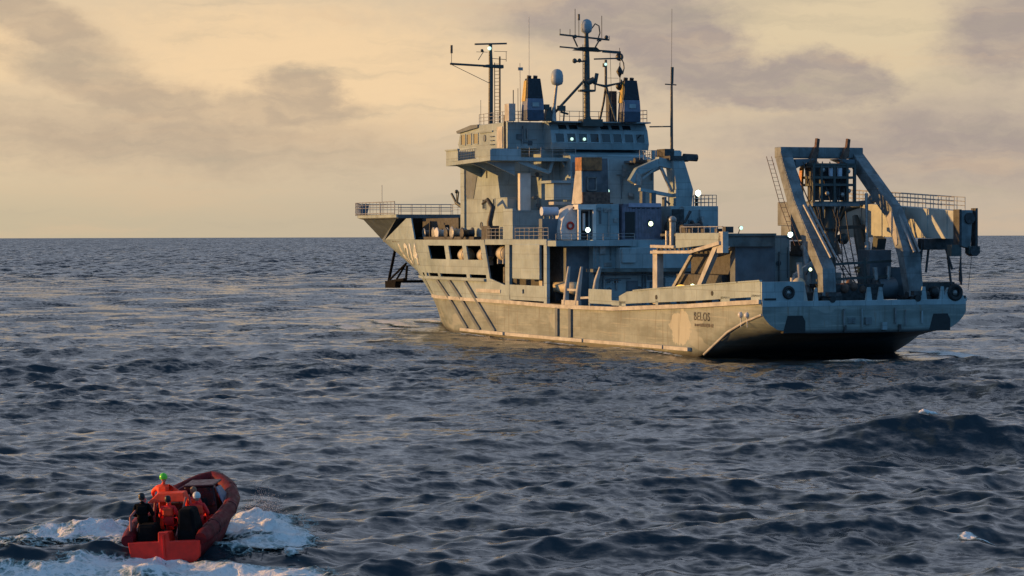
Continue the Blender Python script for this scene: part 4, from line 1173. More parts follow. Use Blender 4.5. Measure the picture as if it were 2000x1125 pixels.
# freight container on the deckhouse roof: a thing of its own
def to_world(o, u, v, z, rz=0.0):
    o.location = on_ship(u, v, z); o.rotation_euler = (0, 0, SHIP_RZ + rz)
def container(u0, u1, v0, v1, z0, h, material, label, cat='container', group=None, stripe=None, ribs=True):
    cu, cvv = (u0 + u1) / 2, (v0 + v1) / 2
    root = empty('shipping_container'); to_world(root, cu, cvv, z0)
    tag(root, label, cat, group)
    L, Wd = (u1 - u0) / 2, (v1 - v0) / 2
    mb = MB(); mb.box((-L + .04, -Wd + .04, 0.05), (L - .04, Wd - .04, h - 0.05)); b = mb.build('body', material, root)
    mb = MB()
    if ribs:
        m_ = int(2 * Wd / 0.3)
        for i in range(m_):
            y = -Wd + 0.2 + i * (2 * Wd - 0.4) / max(1, m_ - 1)
            mb.box((-L - 0.0, y - 0.05, 0.2), (-L + 0.05, y + 0.05, h - 0.2))
        m_ = int(2 * L / 0.3)
        for i in range(m_):
            x = -L + 0.2 + i * (2 * L - 0.4) / max(1, m_ - 1)
            mb.box((x - 0.05, Wd - 0.05, 0.2), (x + 0.05, Wd, h - 0.2))
        mb.build('corrugation', material, root)
    mb = MB()
    for sx in (-1, 1):
        for sy in (-1, 1): mb.box((sx * L - 0.08 * (sx > 0) * 1 - 0.08 * (sx < 0) * 0, sy * Wd - (0.08 if sy > 0 else 0), 0), (sx * L + (0.08 if sx < 0 else 0), sy * Wd + (0.08 if sy < 0 else 0), h))
    for z in (0.0, h - 0.12):
        mb.box((-L, -Wd, z), (-L + 0.1, Wd, z + 0.12)); mb.box((L - 0.1, -Wd, z), (L, Wd, z + 0.12))
        mb.box((-L, Wd - 0.1, z), (L, Wd, z + 0.12)); mb.box((-L, -Wd, z), (L, -Wd + 0.1, z + 0.12))
    mb.build('frame', material, root)
    return root, L, Wd
ct, L, Wd = container(43.2, 47.2, -2.55, 1.45, 9.43, 3.35, M['violet_grey'], 'dull violet grey container on the deckhouse roof with a yellow lamp on its aft end')
mb = MB(); mb.box((-L - 0.03, 0.75, 0.1), (-L + 0.02, 1.75, 2.6)); mb.build('open_doorway', M['black'], ct)
mb = MB(); mb.box((-L - 0.1, -1.9, 3.05), (-L, 1.4, 3.42)); mb.build('roof_edge', M['pale_violet'], ct)
mb = MB()
for i in range(6): mb.box((-L - 0.02, -1.8 + i * 0.5, 2.9), (-L + 0.03, -1.5 + i * 0.5, 2.98))
mb.build('louvre', M['black'], ct)
mb = MB(); mb.tube((-L - 0.2, -0.78, 1.72), (-L - 0.0, -0.78, 1.8), 0.12, n=6); mb.build('lamp_arm', M['dark'], ct)

# ------------------------------------------------------------------ deck crane on the starboard side
mb = MB(); mb.box((44.0, -8.9, 9.4), (49.5, -3.9, 12.6)); mb.box((43.4, -9.1, 9.4), (50.0, -3.6, 9.9)); mb.build('crane_house', M['paint'], ship, 0.04)
mb = MB(); mb.box((43.8, -5.2, 9.9), (44.0, -4.0, 12.3)); mb.build('dark_panel', M['dark'], ship)
railing('railing', [(44.2, -6.4, 12.6), (44.2, -8.8, 12.6), (49.3, -8.8, 12.6)], 1.05, 3, 0.9)
mb = MB()
mb.hexa([(45.8, -5.3, 12.6), (47.6, -5.3, 12.6), (47.6, -7.0, 12.6), (45.8, -7.0, 12.6)], [(45.8, -5.3, 14.2), (47.6, -5.3, 14.2), (47.6, -7.15, 14.2), (45.8, -7.15, 14.2)])
mb.hexa([(45.8, -5.35, 14.2), (47.6, -5.35, 14.2), (47.6, -7.15, 14.2), (45.8, -7.15, 14.2)], [(45.8, -5.0, 17.0), (47.6, -5.0, 17.0), (47.6, -6.2, 17.0), (45.8, -6.2, 17.0)])
cr = mb.build('crane_column', M['paint'], ship, 0.06)
mb = MB()
mb.beam((46.7, -5.5, 16.5), (46.7, -3.7, 16.9), 0.8, 0.8); mb.beam((46.7, -3.8, 16.8), (46.7, -1.6, 15.9), 0.8, 0.7); mb.beam((46.7, -1.7, 16.0), (46.7, -1.0, 14.9), 0.7, 0.6)
mb.beam((46.7, -1.9, 14.2), (46.7, -5.4, 13.6), 0.5, 0.32); mb.build('crane_jib', M['paint'], cr)
mb = MB(); mb.beam((46.5, -4.0, 16.6), (46.5, -1.9, 15.1), 0.2, 0.22); mb.beam((46.5, -3.9, 16.6), (46.5, -5.2, 14.0), 0.24, 0.26)
mb.tube((46.5, -1.7, 15.7), (46.5, -1.6, 14.6), 0.35, n=10); mb.build('hydraulic_ram', M['steel'], cr)
mb = MB(); mb.box((46.2, -3.4, 12.3), (46.8, -3.0, 13.9)); mb.box((46.2, -2.3, 11.9), (46.8, -1.95, 14.0)); mb.box((46.2, -4.5, 12.6), (46.8, -4.3, 13.5)); mb.tube((46.5, -4.2, 13.4), (46.5, -5.0, 12.8), 0.1, n=6); mb.build('jib_rest', M['paint_dark'], ship)
mb = MB(); mb.box((45.6, -7.4, 17.0), (49.0, -4.6, 17.4)); mb.tube((46.4, -6.4, 17.3), (46.4, -7.8, 17.25), 0.36, n=10); mb.box((46.8, -5.6, 17.3), (48.6, -4.6, 18.1)); mb.tube((49, -3.2, 17.0), (49, -2.4, 17.0), 0.3, n=8); mb.build('crane_head', M['dark'], cr)
mb = MB(); mb.box((47.4, -7.4, 16.9), (57.0, -3.4, 17.1)); mb.build('crane_walkway', M['paint_dark'], ship)
railing('railing', [(48.4, -5.2, 17.1), (48.4, -2.7, 17.1)], 0.9, 2, 0.45, 0.02)
mb = MB(); mb.box((46, -7.75, 12.6), (46.4, -7.6, 13.9)); mb.build('lamp_post', M['dark'], ship)

# dark winches between container and crane house
def winch(name, c, r, w, axis=1, material='dark', parent=None):
    mb = MB(); a = [0, 0, 0]
    mb.lathe(c, [(r * 0.55, -w / 2), (r, -w / 2), (r, -w / 2 + 0.08), (r * 0.6, -w / 2 + 0.1), (r * 0.62, w / 2 - 0.1), (r, w / 2 - 0.08), (r, w / 2), (r * 0.5, w / 2)], axis, 16)
    return mb.build(name, M[material], parent or ship)
winch('winch_drum', (42.6, -3.6, 10.4), 0.75, 1.4)
winch('winch_drum', (41.6, -5.4, 10.6), 0.6, 0.9)
mb = MB(); mb.box((41.5, -4.6, 9.4), (43.4, -2.7, 10.2)); mb.box((41.4, -2.9, 9.4), (41.8, -2.5, 11.6)); mb.tube((42, -4.4, 11.0), (42, -5.0, 12.1), 0.14, n=6); mb.build('winch_frame', M['dark'], ship)
mb = MB()
for (y, z) in ((-2.2, 7.2), (-2.9, 7.9), (-3.3, 7.0)): mb.tube((41.2, y, 6.8), (41.2, y, z + 1.0), 0.1, n=6)
mb.build('pipework', M['dark'], ship)

# ------------------------------------------------------------------ lit gantry over the port working deck
zt = lambda u: interp(u, [7.5, 13.3, 20.6], [9.3, 8.45, 8.35])
mb = MB()
mb.hexa([(7.6, 8.5, 9.15), (16.0, 8.5, 8.72), (16.0, 8.9, 8.72), (7.6, 8.9, 9.15)], [(7.6, 8.5, 10.0), (16.0, 8.5, 10.0), (16.0, 8.9, 10.0), (7.6, 8.9, 10.0)])
gt = mb.build('side_girder', M['paint'], ship, 0.03)
mb = MB()
mb.beam((7.6, 8.95, 9.2), (13.0, 8.95, 8.45), 0.25, 0.28); mb.beam((13.0, 8.95, 8.45), (20.6, 8.95, 8.4), 0.25, 0.24); mb.beam((20.6, 8.95, 8.9), (16.0, 8.95, 8.85), 0.25, 0.24)
mb.build('girder_flange', M['fender'], gt)
mb = MB()
for i in range(9): mb.box((12.2 + i * 0.85, 8.98, 8.6 - 0.0), (12.5 + i * 0.85, 9.08, 8.78))
mb.build('lashing_eye', M['dark'], gt)
mb = MB(); mb.box((19.6, 8.3, 4.0), (20.5, 8.9, 8.6)); mb.build('gantry_leg', M['fender'], gt, 0.03)
mb = MB(); mb.hexa([(12.0, 8.5, 5.0), (12.7, 8.5, 5.0), (12.7, 8.9, 5.0), (12.0, 8.9, 5.0)], [(7.9, 8.5, 9.2), (8.7, 8.5, 9.2), (8.7, 8.9, 9.2), (7.9, 8.9, 9.2)]); mb.build('gantry_brace', M['fender'], gt)
mb = MB(); mb.beam((14.6, 8.0, 8.3), (18.6, 8.0, 5.2), 0.2, 0.32); mb.build('gantry_brace', M['steel'], gt)
mb = MB(); mb.hexa([(7.2, 8.4, 8.4), (8.3, 8.4, 8.4), (8.3, 8.9, 8.4), (7.2, 8.9, 8.4)], [(7.2, 8.4, 10.1), (7.9, 8.4, 10.1), (7.9, 8.9, 10.1), (7.2, 8.9, 10.1)]); mb.build('end_plate', M['fender'], gt)
mb = MB(); mb.box((7.4, 4.0, 9.75), (20.0, 8.4, 9.95)); mb.box((7.6, 4.0, 8.9), (8.2, 8.4, 9.75)); mb.build('gantry_deck', M['deck'], gt)
railing('railing', [(7.8, 8.6, 10.0), (15.6, 8.6, 10.0)], 0.5, 1, 1.2, 0.05)
mb = MB()
for u in (9, 11.5, 14): mb.box((u, 8.0, 10.0), (u + 0.5, 8.5, 10.35))
mb.box((7.3, 7.9, 10.0), (7.8, 8.6, 10.5)); mb.build('rail_fitting', M['dark'], gt)
# machinery under the gantry
mb = MB()
mb.box((10.0, 4.6, 4.1), (18.6, 7.6, 6.6)); mb.box((9.4, 4.2, 6.6), (17.0, 7.0, 8.8)); mb.build('winch_housing', M['dark'], ship, 0.05)
mb = MB(); mb.box((8.0, 3.8, 4.4), (8.9, 7.4, 9.6)); mb.build('bulkhead', M['paint_dark'], ship)
for k, (u, z, r) in enumerate(((17.2, 10.0, 0.5), (16.8, 9.3, 0.45), (18.4, 9.6, 0.4))): pass
mb = MB()
mb.tube((17.6, 8.4, 8.6), (17.6, 8.4, 10.9), 0.28, n=10); mb.ball((17.6, 8.4, 11.1), 0.34, 10); mb.box((17.0, 8.0, 8.7), (19.6, 8.9, 9.0)); mb.tube((18.6, 8.4, 9), (18.6, 8.4, 10.2), 0.2, n=8)
mb.build('capstan', M['steel'], ship)
mb = MB(); mb.tube((16.6, 8.0, 10.0), (16.6, 6.4, 10.1), 0.7, n=14); mb.tube((19.0, 7.8, 9.5), (19.0, 6.6, 9.5), 0.6, n=12); mb.build('winch_drum', M['dark'], ship)
mb = MB(); mb.ball((16.2, 8.3, 5.5), 0.45, 12, 0.5); mb.build('orange_lamp', M['lampo'], ship)
mb = MB(); mb.ball((14.2, 8.2, 5.6), 0.22, 8); mb.build('deck_lamp', M['lampy'], ship)
# tall curved boat davits and the workboat on the port side of the deck
mb = MB()
for (p) in ([(39.8, 8.7, 3.4), (39.4, 8.75, 5.2), (39.2, 8.6, 7.0)], [(37.2, 8.7, 3.4), (36.6, 8.75, 5.2), (36.3, 8.6, 7.0)], [(34.3, 8.2, 4.6), (33.9, 8.2, 5.8), (33.5, 8.0, 7.0)]):
    o = MB(); o.path(p, [0.30, 0.24, 0.13], 8); o.build('davit_post', M['fender'], ship)
mb = MB(); mb.box((36.4, 8.6, 3.4), (40.3, 8.9, 3.95)); mb.beam((39.3, 8.7, 4.9), (37.0, 8.7, 4.9), 0.2, 0.2); mb.beam((36.4, 8.6, 4.2), (34.0, 8.4, 4.3), 0.2, 0.2); mb.build('davit_base', M['fender'], ship)
mb = MB(); mb.tube((34.2, 8.5, 3.7), (34.2, 8.5, 5.0), 0.33, n=10); mb.build('bollard', M['fender'], ship)
# covered workboat stowed just behind them
wb = empty('covered_workboat'); to_world(wb, 42.8, 7.3, 4.3)
tag(wb, 'small buff boat stowed on deck beside the tall davit posts amidships', 'boat')
mb = MB(); vs = []
for i in range(7):
    x = -2.4 + i * 0.8; w = 0.9 * math.sqrt(max(0.05, 1 - (x / 2.7) ** 2)); 
    vs += [(x, -w, 0.95), (x, -w * 0.8, 0.35), (x, 0, 0.05), (x, w * 0.8, 0.35), (x, w, 0.95), (x, 0, 1.25)]
mb.add(vs, [(6 * i + j, 6 * i + (j + 1) % 6, 6 * i + 6 + (j + 1) % 6, 6 * i + 6 + j) for i in range(6) for j in range(6)] + [(0, 1, 2, 3, 4, 5), (36, 37, 38, 39, 40, 41)], True)
mb.build('hull', M['buff'], wb)
mb = MB(); mb.box((-1.4, -0.6, -0.5), (-1.1, 0.6, 0.3)); mb.box((1.1, -0.6, -0.5), (1.4, 0.6, 0.3)); mb.build('cradle', M['dark'], wb)

# liferaft canisters and gear seen through the side openings
cl = ['pale liferaft canister behind the second side opening, counted from the bow', 'pale liferaft canister behind the third side opening, counted from the bow', 'pale liferaft canister in the dark bay beside the slanting plate edge']
proto = None
for i, (u, v, z) in enumerate(((66.9, 8.1, 7.75), (61.5, 8.1, 7.75), (56.3, 8.1, 7.95))):
    r = empty('liferaft_canister'); to_world(r, u, v, z - 0.75); tag(r, cl[i], 'liferaft', 'liferaft canisters along the port side')
    mb = MB(); mb.lathe((0, 0, 0.9), [(0.3, -1.0), (0.62, -0.85), (0.70, -0.4), (0.70, 0.4), (0.62, 0.85), (0.3, 1.0)], 0, 16); mb.build('canister', M['buff'], r)
    mb = MB()
    for x in (-0.5, 0.5): mb.lathe((x, 0, 0.9), [(0.72, -0.04), (0.72, 0.04)], 0, 16)
    mb.box((-0.8, -0.5, -0.1), (-0.6, 0.5, 0.4)); mb.box((0.6, -0.5, -0.1), (0.8, 0.5, 0.4)); mb.build('cradle', M['fender'], r)
mb = MB(); mb.box((46.6, 7.4, 3.6), (47.4, 8.2, 5.6)); mb.build('locker', M['fender'], ship)
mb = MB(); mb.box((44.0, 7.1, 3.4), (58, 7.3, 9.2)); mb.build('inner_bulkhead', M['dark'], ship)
mb = MB(); mb.box((52.9, 8.6, 3.6), (53.2, 8.8, 9.0)); mb.tube((55.4, 8.3, 4.0), (55.4, 8.3, 6.8), 0.35, n=8); mb.build('pipework', M['dark'], ship)
# mooring gear on the forecastle: pale drums and dark winches
for i, (u, v, z, r, m_) in enumerate(((79.8, 7.4, 10.1, 0.55, 'steel'), (77.4, 7.2, 10.15, 0.6, 'steel'), (75.6, 7.5, 10.1, 0.62, 'white'), (72.6, 7.6, 10.1, 0.6, 'dark'), (70.6, 7.7, 10.15, 0.65, 'steel'), (66.6, 8.1, 10.1, 0.6, 'dark'))):
    winch('winch_drum', (u, v, z), r, 1.2, 1, m_)
mb = MB()
mb.box((64.5, 7.4, 9.45), (81.0, 8.2, 9.75)); mb.box((76, 6.0, 9.45), (77, 7.0, 11.0)); mb.tube((78.4, 7.8, 9.6), (78.0, 7.9, 11.4), 0.12, n=6); mb.build('mooring_bed', M['dark'], ship)
mb = MB(); mb.box((73.1, -7.0, 9.45), (84.0, 6.6, 11.7)); mb.build('forecastle_house', M['dark'], ship)
# kingpost with hook beside the tower
mb = MB(); mb.path([(59.6, 8.3, 9.5), (59.6, 8.4, 11.2), (59.2, 8.2, 12.6), (60.4, 8.3, 13.4), (61.8, 8.3, 13.0)], [0.34, 0.3, 0.26, 0.2, 0.12], 8)
mb.box((58.6, 7.8, 9.5), (60.8, 8.8, 10.8)); mb.build('davit_crane', M['dark'], ship)
mb = MB(); mb.box((58.5, 7.7, 9.0), (61.0, 8.9, 9.5)); mb.tube((59.6, 8.3, 7.8), (59.6, 8.3, 9.2), 0.5, n=10); mb.build('crane_seat', M['dark'], ship)
# small radar arm forward of the tower
mb = MB()
mb.tube((71.2, 6.6, 12.6), (73.0, 6.9, 13.3), 0.2, n=6); mb.tube((73.0, 6.9, 13.3), (74.0, 7.0, 14.2), 0.14, n=6); mb.tube((72.2, 6.9, 14.4), (72.6, 6.9, 13.2), 0.08, n=5)
mb.ball((72.8, 6.9, 14.4), 0.22, 8); mb.tube((72.8, 6.9, 14.4), (72.8, 6.9, 13.2), 0.06, n=5); mb.build('fog_horn_arm', M['mast'], ship)
# containers and lockers on the port side aft of the gantry
container(14.4, 18.4, 2.2, 4.55, 4.1, 4.35, M['paint'], 'grey blue container standing on the aft deck just right of the lit gantry', 'container', 'containers on the aft deck', ribs=False)
container(13.0, 17.0, -0.15, 2.15, 4.2, 5.6, M['paint'], 'tallest grey blue container on the aft deck, under the bright deck lamp', 'container', 'containers on the aft deck', ribs=False)
container(7.6, 7.9 + 2.4, 2.2, 3.0, 4.3, 4.9, M['steel'], 'narrow pale cabinet standing in front of the two aft deck containers', 'cabinet', ribs=False) if False else None
mb = MB(); mb.box((13.0, 1.7, 9.9), (13.2, 2.3, 8.0)); mb.build('notice_board', M['steel'], ship)
# stanchions and clutter at the right end of the containers
mb = MB()
mb.tube((5.6, 2.7, 4.6), (5.6, 2.9, 7.6), 0.25, n=8); mb.tube((5.4, 3.6, 4.6), (5.4, 3.6, 6.4), 0.2, n=8)
mb.build('deck_stanchion', M['fender'], ship)

# ------------------------------------------------------------------ stern structure
mb = MB()      # port quarter wall across the stern
mb.box((0.05, 5.45, 4.62), (0.3, 9.1, 6.2))
qw = mb.build('stern_bulwark', M['paint'], ship, 0.03)
mb = MB(); mb.hexa([(0.05, 5.1, 4.62), (0.3, 5.1, 4.62), (0.3, 5.45, 4.62), (0.05, 5.45, 4.62)], [(0.05, 5.4, 6.15), (0.3, 5.4, 6.15), (0.3, 5.45, 6.15), (0.05, 5.45, 6.15)]); mb.build('stern_bulwark', M['fender'], ship)
mb = MB(); mb.box((-0.03, 7.9, 4.78), (0.04, 8.9, 4.92)); mb.build('scupper_slot', M['black'], qw)
def fairlead(c, r):
    mb = MB(); mb.ring(c, r, r * 0.34, 0, 20, 8); o = mb.build('fairlead', M['rubber'], ship)
    mb = MB(); mb.lathe((c[0] + 0.05, c[1], c[2]), [(r * 0.9, -0.02), (r * 0.9, 0.02)], 0, 16); mb.build('opening', M['black'], o)
    mb = MB(); mb.ball((c[0] - 0.02, c[1] + r * 0.1, c[2]), r * 0.42, 8); mb.build('roller', M['steel'], o)
    return o
fairlead((0.02, 6.8, 5.35), 0.40)
mb = MB()
top = 4.68
mb.box((-0.02, -9.1, 4.25), (0.25, 9.1, 4.68)); mb.build('transom_coaming', M['paint'], ship, 0.03)
# starboard quarter: short plate with the big roller fairlead
mb = MB(); mb.hexa([(0.05, -9.0, 4.68), (0.3, -9.0, 4.68), (0.3, -7.0, 4.68), (0.05, -7.0, 4.68)], [(0.05, -8.6, 5.6), (0.3, -8.6, 5.6), (0.3, -7.5, 5.6), (0.05, -7.5, 5.6)]); mb.build('fairlead_plate', M['paint'], ship)
fairlead((0.0, -8.1, 5.2), 0.52)
mb = MB(); mb.box((0.1, -9.15, 4.7), (3.0, -8.95, 4.95)); mb.build('bulwark_piece', M['dark'], ship)
for y in (2.95, -4.7):
    mb = MB(); mb.tube((-0.06, y, 4.78), (0.2, y, 4.78), 0.27, n=12); mb.build('roller', M['black'], ship)
    mb = MB(); mb.box((0.0, y - 0.35, 5.0), (0.5, y + 0.35, 5.35)); mb.build('stopper', M['dark'], ship)
# tapering stern posts
for y, w in ((4.35, 0.22), (-0.35, 0.3), (-1.4, 0.28), (-5.3, 0.3), (-7.0, 0.25)):
    mb = MB(); mb.hexa([(0.1, y - w, 4.6), (0.28, y - w, 4.6), (0.28, y + w, 4.6), (0.1, y + w, 4.6)], [(0.1, y - w * 0.45, 5.7), (0.2, y - w * 0.45, 5.7), (0.2, y + w * 0.45, 5.7), (0.1, y + w * 0.45, 5.7)]); mb.build('stern_post', M['paint'], ship)
# pockets in the transom, their dark hollows painted as black prisms
for y in (6.15, -6.85):
    mb = MB(); mb.prism([(y + 0.75, 3.55), (y - 0.55, 3.55), (y - 0.8, 3.1), (y - 0.8, 2.2), (y + 1.15, 2.2)], 0, -0.02, 0.4); o = mb.build('transom_pocket', M['black'], ship)
for y in (1.9, -3.0):
    mb = MB(); mb.tube((-0.12, y, 2.25), (-0.12, y, 2.75), 0.12, n=8); mb.build('drain', M['dark'], ship)
# two pale fittings on the port quarter, with their run-off stains
for u in (3.6, 2.5):
    mb = MB(); mb.ball((u, 9.12, 3.55), 0.26, 10); mb.tube((u, 9.12, 3.5), (u, 9.12, 2.6), 0.07, 0.03, n=6); mb.build('pale_fitting', M['white'], ship)
# sunlit ridge along the quarter's sloping edge, its brightness put into pale steel
mb = MB()
pts = [(u, 9.06, zc(u) - 0.02) for u in (0.1, 3, 6, 8.2, 10.3)]
for p, q in zip(pts[:-1], pts[1:]): mb.tube(p, q, 0.11, n=8)
mb.build('quarter_knuckle', M['fender'], ship)

# ------------------------------------------------------------------ A-frame over the stern, leaning forward
FEET = {1: (2.0, 2.3, 4.7), -1: (2.0, -5.7, 4.7)}
af = empty('a_frame_root') if False else None
L0 = [(1.6, 2.55, 4.9), (1.9, 2.45, 6.9), (6.5, 2.6, 12.25), (10.2, 1.9, 16.4)]
R0 = [(1.6, -5.3, 4.9), (1.9, -5.0, 8.3), (5.0, -5.45, 11.6), (10.2, -4.7, 16.3)]
def boxpath(mb, pts, sizes):
    """box girder through the points; sizes are (along ship, across)"""
    rings = []
    for i, (p, s_) in enumerate(zip(pts, sizes)):
        a = Vector(pts[max(0, i - 1)]); b = Vector(pts[min(len(pts) - 1, i + 1)]); t = (b - a).normalized()
        y = Vector((0, 1, 0)); x = y.cross(t).normalized(); y = t.cross(x).normalized()
        p = Vector(p)
        rings.append([p - x * s_[0] / 2 - y * s_[1] / 2, p + x * s_[0] / 2 - y * s_[1] / 2, p + x * s_[0] / 2 + y * s_[1] / 2, p - x * s_[0] / 2 + y * s_[1] / 2])
    vs = [v for r in rings for v in r]; n = len(rings)
    fs = [(4 * i + k, 4 * i + (k + 1) % 4, 4 * i + 4 + (k + 1) % 4, 4 * i + 4 + k) for i in range(n - 1) for k in range(4)] + [(0, 1, 2, 3), (4 * n - 4, 4 * n - 3, 4 * n - 2, 4 * n - 1)]
    mb.add(vs, fs)
mb = MB(); boxpath(mb, L0, [(0.9, 1.2), (1.0, 1.15), (1.2, 1.0), (1.1, 1.05)]); lg = mb.build('a_frame_leg', M['paint_mid'], ship, 0.06)
mb = MB(); boxpath(mb, R0, [(0.9, 1.25), (1.0, 1.6), (1.2, 1.05), (1.1, 1.0)]); rg = mb.build('a_frame_leg', M['paint_mid'], ship, 0.06)
mb = MB(); mb.box((9.6, -5.2, 16.1), (10.7, 2.45, 17.0)); cb_ = mb.build('a_frame_crossbeam', M['paint_mid'], ship, 0.06)
mb = MB(); mb.hexa([(9.2, -4.2, 15.4), (10.6, -4.2, 15.4), (10.6, -2.6, 16.0), (9.2, -2.6, 16.0)], [(9.2, -4.2, 16.0), (10.6, -4.2, 16.0), (10.6, -2.6, 16.05), (9.2, -2.6, 16.05)]); mb.build('gusset', M['paint_dark'], cb_); mb = MB()
mb.hexa([(9.2, 1.3, 15.2), (10.6, 1.3, 15.2), (10.6, -0.4, 16.0), (9.2, -0.4, 16.0)], [(9.2, 1.3, 16.0), (10.6, 1.3, 16.0), (10.6, -0.4, 16.05), (9.2, -0.4, 16.05)]); mb.build('gusset', M['paint_dark'], cb_)
for y in (-0.75, -3.6):
    mb = MB(); mb.beam((9.6, y, 16.2), (9.7, y - 0.25, 17.7), 0.22, 0.35); mb.beam((9.3, y + 0.8, 15.3), (9.5, y, 16.9), 0.3, 0.5); mb.build('sheave_arm', M['rust'], cb_)
for leg, (p, q) in ((lg, ((1.0, 2.5, 8.0), (5.3, 2.6, 12.2))), (rg, ((1.0, -5.0, 8.4), (4.4, -5.4, 11.6)))):
    mb = MB(); mb.tube(p, q, 0.13, n=8); mb.tube((p[0], p[1] - 0.45, p[2]), (q[0], q[1] - 0.45, q[2]), 0.09, n=6); mb.build('hydraulic_pipe', M['steel'], leg)
# worn bright flank of the starboard leg
mb = MB(); boxpath(mb, [(4.6, -4.74, 11.5), (3.6, -4.62, 10.2), (2.6, -4.3, 9.0)], [(1.0, 0.04), (0.9, 0.04), (0.3, 0.04)]); mb.build('wear_plate', M['fender'], rg)
# access ladder with hoops alongside the port leg
mb = MB()
LP = [(3.6, 3.9, 9.0), (6.3, 3.85, 12.4), (9.8, 3.2, 16.2)]
for a, b in zip(LP[:-1], LP[1:]):
    a = Vector(a); b = Vector(b); n_ = int((b - a).length / 0.45)
    for dv in (0.0, 0.45): mb.tube(a + Vector((0, dv, 0)), b + Vector((0, dv, 0)), 0.03, n=4)
    for i in range(n_): p = a.lerp(b, i / n_); mb.tube(p, p + Vector((0, 0.45, 0)), 0.02, n=4)
    for i in range(0, n_, 3): p = a.lerp(b, i / n_); mb.tube(p, p + Vector((-0.5, 0.25, 0.1)), 0.02, n=4)
mb.build('leg_ladder', M['rust'], lg)
# luffing rams and hoses inside the frame
for y in (1.5, -4.2):
    mb = MB(); mb.tube((6.6, y, 4.9), (7.2, y, 9.2), 0.26, n=10); mb.tube((7.2, y, 9.2), (7.7, y * 1.05, 13.2), 0.14, n=8); mb.build('luffing_ram', M['steel'], ship)
mb = MB()
for k in range(7):
    y0 = random.uniform(-4.2, 1.4); y1 = random.uniform(-3.2, 0.8)
    pts = [(9.0 - t * 3.2, y0 + (y1 - y0) * t + 0.5 * math.sin(3 * t + k), 15.8 - 10.4 * t - 1.6 * math.sin(math.pi * t) * 0.4) for t in np.linspace(0, 1, 9)]
    mb.path(pts, 0.05, 5)
o = mb.build('hose_bundle', M['dark'], ship); tag(o, kind='stuff')
mb = MB()
for z in (6.2, 7.4): mb.beam((4.0, 2.2, z), (4.0, -4.6, z + 0.3), 0.16, 0.2)
mb.beam((4.0, 0.6, 4.8), (4.0, 0.6, 8.4), 0.22, 0.22); mb.beam((4.0, -2.2, 4.8), (4.0, -2.2, 8.0), 0.22, 0.22); mb.build('service_frame', M['mast'], ship)
# foot pivots
for p in (FEET[1], FEET[-1]):
    mb = MB(); mb.tube((1.6, p[1] - 0.9, 5.0), (1.6, p[1] + 1.1, 5.0), 0.3, n=12); mb.box((1.0, p[1] - 0.8, 4.5), (3.4, p[1] + 0.9, 4.9)); mb.build('pivot', M['dark'], ship)

# handling cage hanging in the A-frame
cg = empty('handling_cage'); to_world(cg, 9.3, -1.75, 12.4)
tag(cg, 'dark open cage hanging inside the stern A-frame with two pale floats in it', 'cage')
def cage_rect(y0, y1, x0, x1, z, mb, w=0.16):
    for a, b in (((x0, y0, z), (x0, y1, z)), ((x1, y0, z), (x1, y1, z)), ((x0, y0, z), (x1, y0, z)), ((x0, y1, z), (x1, y1, z))): mb.beam(a, b, w, w)
mb = MB()
for z in (0.05, 1.5, 2.1, 3.0, 3.15): cage_rect(-1.9, 1.9, -1.0, 1.0, z, mb, 0.2)
for y in (-1.9, -1.2, 0.0, 1.2, 1.9):
    for x in (-1.0, 1.0): mb.beam((x, y, 0), (x, y, 3.2), 0.2, 0.24, (1, 0, 0))
mb.build('frame', M['mast'], cg)
mb = MB(); mb.box((-0.5, -1.5, 0.25), (0.7, 1.5, 1.4)); mb.build('pump_unit', M['dark'], cg)
mb = MB(); mb.box((-0.2, -1.7, 1.55), (0.8, 1.7, 3.0)); mb.build('back_panel', M['dark'], cg)
for y in (0.15, -0.62):
    mb = MB(); mb.tube((-0.8, y, 2.0), (-0.8, y, 2.75), 0.21, 0.24, n=12); mb.ball((-0.8, y, 2.8), 0.24, 10); mb.build('float', M['pale_blue'], cg)
mb = MB()
for y, z in ((1.0, 2.7), (-1.35, 2.6), (0.6, 0.8), (-0.8, 0.7), (-1.4, 1.0)): mb.ball((-0.95, y, z), 0.2, 8)
mb.build('valve', M['steel'], cg)
mb = MB(); mb.box((-1.3, -2.2, -0.25), (1.2, 2.1, 0.05)); mb.beam((0, -2.0, -0.05), (0, -4.2, 0.15), 0.4, 0.35); mb.ball((0, -4.1, 0.35), 0.4, 8); mb.build('base_beam', M['paint_mid'], cg)
mb = MB(); mb.beam((0, 1.2, 3.1), (0.3, 1.0, 4.2), 0.3, 0.3); mb.beam((0, -1.3, 3.1), (0.3, -1.5, 4.2), 0.3, 0.3); mb.build('hanger', M['dark'], cg)
mb = MB(); mb.beam((0.5, 2.35, 0.3), (0.6, 2.1, 2.9), 0.3, 0.25); mb.build('orange_fender', M['orange'], cg)
# snubber below the cage
mb = MB()
mb.tube((0, -0.1, -0.2), (0, -0.1, -2.6), 0.42, n=12); mb.tube((0, -0.1, -1.2), (0, -0.1, -2.1), 0.62, n=12)
for y in (1.3, 0.75, -0.95, -1.4): mb.tube((0, y, -0.2), (0, y * 0.5, -2.0), 0.14, n=6)
mb.beam((0, 1.5, -2.1), (0, -3.4, -1.9), 0.3, 0.3); mb.beam((0, 1.4, -2.9), (0, -1.6, -2.7), 0.3, 0.35)
mb.ball((0, -1.4, -2.9), 0.5, 10); mb.ball((0, 1.2, -2.6), 0.45, 10)
mb.tube((0, -0.1, -2.4), (0, -0.3, -4.2), 0.5, 0.9, n=10); mb.build('docking_head', M['mast'], cg)

